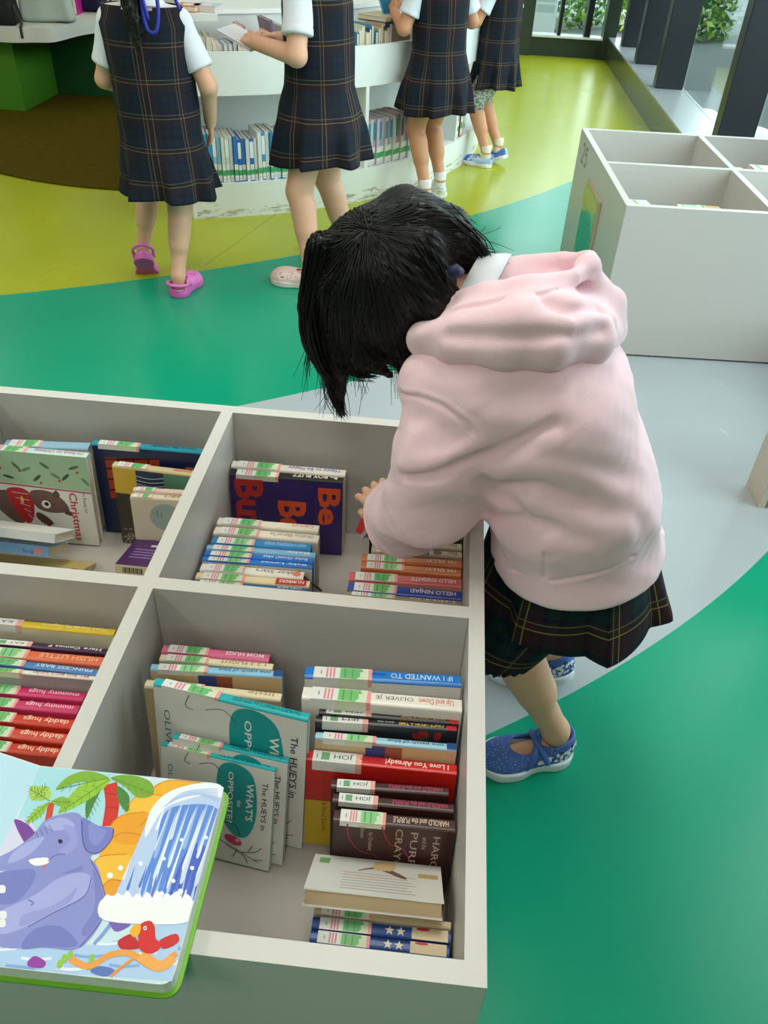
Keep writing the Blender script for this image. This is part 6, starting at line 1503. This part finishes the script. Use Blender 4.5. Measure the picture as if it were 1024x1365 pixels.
for pts, n, a, b in (([py(430, 330, .985), py(412, 420, .975), py(425, 480, .975), py(448, 515, .98), py(455, 552, .985)], 70, .006, .004), ([py(420, 340, .99), py(405, 430, .98), py(415, 470, .98), py(450, 512, .98)], 50, .005, .004), ([py(440, 400, .98), py(445, 470, .975), py(465, 495, .98), py(498, 500, .99)], 60, .006, .004),
                 ([py(452, 440, .98), py(440, 500, .98), py(443, 530, .98), py(458, 553, .985)], 50, .005, .003), ([py(470, 400, .975), py(485, 455, .97), py(515, 480, .98), py(545, 480, .99)], 60, .008, .006), ([py(600, 300, 1.02), py(635, 325, 1.01), py(652, 352, 1.01)], 60, .008, .005), ([py(560, 330, .96), py(590, 380, .955), py(592, 430, .96)], 60, .008, .005), ([py(530, 440, .97), py(540, 490, .98), py(546, 512, .985)], 50, .007, .005)):
    wisp(pts, n, a, b)
def strands_geo(C, r0, r1):
    n, k = C.shape[:2]; T = np.gradient(C, axis=1); T /= np.linalg.norm(T, axis=2, keepdims=True)+1e-9
    ref = np.array([.3, .5, .8]); N = np.cross(T, ref); N /= np.linalg.norm(N, axis=2, keepdims=True)+1e-9; B = np.cross(T, N)
    u = np.linspace(0, 1, k); rad = (r0+(r1-r0)*u**2)[None, :, None]
    ring = [C+rad*(math.cos(a)*N+math.sin(a)*B) for a in (0, 2*PI/3, 4*PI/3)]
    V = np.stack(ring, 2).reshape(-1, 3); idx = np.arange(n*k*3).reshape(n, k, 3); F = []
    for j in range(3):
        a, b = idx[:, :-1, j], idx[:, :-1, (j+1) % 3]; c, d = idx[:, 1:, (j+1) % 3], idx[:, 1:, j]; F.append(np.stack([a, b, c, d], -1).reshape(-1, 4))
    return V, np.concatenate(F)
Vs, Fs = strands_geo(SA, .0010, .0003)
kx = max(len(e) for e in extra); EX = np.array([np.array([np.interp(np.linspace(0, 1, kx), np.linspace(0, 1, len(e)), e[:, i]) for i in range(3)]).T for e in extra])
Ve, Fe = strands_geo(EX, .0011, .0003)
st_ = meshobj('strands', loc_(np.concatenate([Vs, Ve])), np.concatenate([Fs, Fe+len(Vs)]), HAIR, hair, None, True)
tag(st_, 'loose fine strands')
q = MB(); c = py(606, 366, .945); q.tube([loc_(c+v3(-.006, 0, .004)), loc_(c+v3(.0, -.004, .006)), loc_(c+v3(.008, 0, .002))], [.006, .009, .006], mat('navy_hair_tie', (24, 32, 70), .6), 10); q.build('hair_tie', girl, True)
# --- skirt with its gathered leg
prof = [(.370, .240, .955, .152, .146), (.40, .238, .958, .146, .140), (.45, .236, .962, .132, .126), (.53, .232, .965, .110, .105)]
AV, AF, AU = ring_cloth('skirt', None, prof, None, 7, .013, (.37, .54), None, 180, 40, .15, .15, .004, .005, 6, .010)
sk = meshobj('plaid_skirt', loc_(AV), AF, PLAID2, girl, None, True, AU[AF.reshape(-1)])
prof = [(.262, .150, .905, .052, .050), (.270, .150, .905, .058, .056), (.30, .158, .905, .068, .066), (.36, .185, .910, .075, .072), (.42, .21, .915, .07, .07)]
AV, AF, AU = ring_cloth('s', None, prof, None, 22, .0045, (.255, .31), None, 160, 40, 0, .06, .003, .002, 3, .003)
meshobj('gathered_leg', loc_(AV), AF, PLAID2, sk, None, True, AU[AF.reshape(-1)])
# --- blue bar shoes
def shoe_mat():
    m = mat('blue_knit', (74, 104, 172), .75, .3, .05, 60); nt = m.node_tree; b = nt.nodes['Principled BSDF']; tc = nt.nodes.new('ShaderNodeTexCoord')
    v = nt.nodes.new('ShaderNodeTexVoronoi'); v.inputs['Scale'].default_value = 260; nt.links.new(tc.outputs['Object'], v.inputs['Vector'])
    lt = nt.nodes.new('ShaderNodeMath'); lt.operation = 'LESS_THAN'; nt.links.new(v.outputs['Distance'], lt.inputs[0]); lt.inputs[1].default_value = .22
    mx = nt.nodes.new('ShaderNodeMix'); mx.data_type = 'RGBA'; old = b.inputs['Base Color'].links[0].from_socket
    nt.links.new(lt.outputs[0], mx.inputs[0]); nt.links.new(old, mx.inputs[6]); mx.inputs[7].default_value = lin((170, 190, 226))+(1,); nt.links.new(mx.outputs[2], b.inputs['Base Color']); return m
BLUEK = shoe_mat(); STRAPM = mat('blue_strap', (72, 104, 176), .5); SOLEW = mat('white_rubber', (226, 230, 236), .5)
PETAL = mat('white_petals', (238, 240, 244), .5); NAVYP = mat('navy_patch', (34, 42, 84), .7)
for heel, yaw, pit in ((lheel, lyaw, 0), (rheel, ryaw, rp)):
    o, tf, k, outer_ = shoe(girl, tuple(heel-BASE), yaw, pit, .178, 'mary', BLUEK, SOLEW, 'shoe', None, .0024)
    q = MB(); q.tube(tf(spline(np.array([(.030, .062, .024), (.022, .072, .046), (0, .078, .060), (-.020, .072, .050), (-.032, .060, .026)])*k, 6)), .0058*k, STRAPM, 8); q.tube(tf(spline(np.array([(-.030, .098, .020), (-.024, .084, .042), (0, .070, .059), (.022, .054, .050), (.031, .040, .030)])*k, 6)), .0062*k, STRAPM, 8)
    q.build('straps', o, True)
    q = MB(); q.tube(tf(spline(np.array([(.0235, .048, .050), (.021, .030, .055), (.014, .014, .058), (0, .0075, .059), (-.014, .014, .058), (-.021, .030, .055), (-.0235, .048, .050)])*k, 6)), .0034*k, STRAPM, 8); q.build('heel_binding', o, True)
    # white petal patch around the heel
    q = MB(); r_ = np.random.default_rng(4)
    for sd in (-1, 1):
        for i in range(60):
            a = r_.uniform(-.1, 1.0); y = .002+.075*a; z = r_.uniform(.022, .052-.026*max(0, a-.2)); 
            x = .0315*math.sqrt(max(.02, 1-((y-.036)/.042)**2)) if y < .036 else .0315+.0*y
            x = x*(1-.25*((z-.026)/.034)**2)+.0010
            c0_ = np.array([sd*x, y, z])*k
            for _ in range(12):
                g_ = np.array([(outer_((c0_+e_)[None].astype(f4))-outer_((c0_-e_)[None].astype(f4)))[0]/.002 for e_ in np.eye(3)*.001]); c0_ = c0_-float(outer_(c0_[None].astype(f4))[0])*nrm(g_)
            n_ = nrm(g_); tt_ = nrm(np.cross(n_, (0, 0, 1))); bb = np.cross(n_, tt_); ra = r_.uniform(0, PI); l_ = r_.uniform(.0032, .0048)*k; w_ = l_*.6
            ring_ = [c0_+n_*.0006+(tt_*math.cos(ra)+bb*math.sin(ra))*l_*math.cos(t)+(bb*math.cos(ra)-tt_*math.sin(ra))*w_*math.sin(t) for t in np.linspace(0, 2*PI, 9)[:-1]]
            q.add(tf(ring_), [tuple(range(8))], PETAL if i % 5 else NAVYP)
    q.build('petal_patch', o)
# --- small red book she is pulling out, with its clear cover
slab_book('thin red book tilted in the reaching hand under the pink cuff', None, (474, 708), (486, 717), (494, 668), (.372, .372, .425), .010, ((186, 40, 40), (186, 40, 40), (170, 60, 40)), depth=None)
slab_book('grey plastic-covered thin book held at the pink cuff', None, (479, 716), (483, 719), (518, 650), (.395, .393, .462), .003, ((150, 150, 160),)*3, depth=None)
SC.view_settings.exposure = 0.1
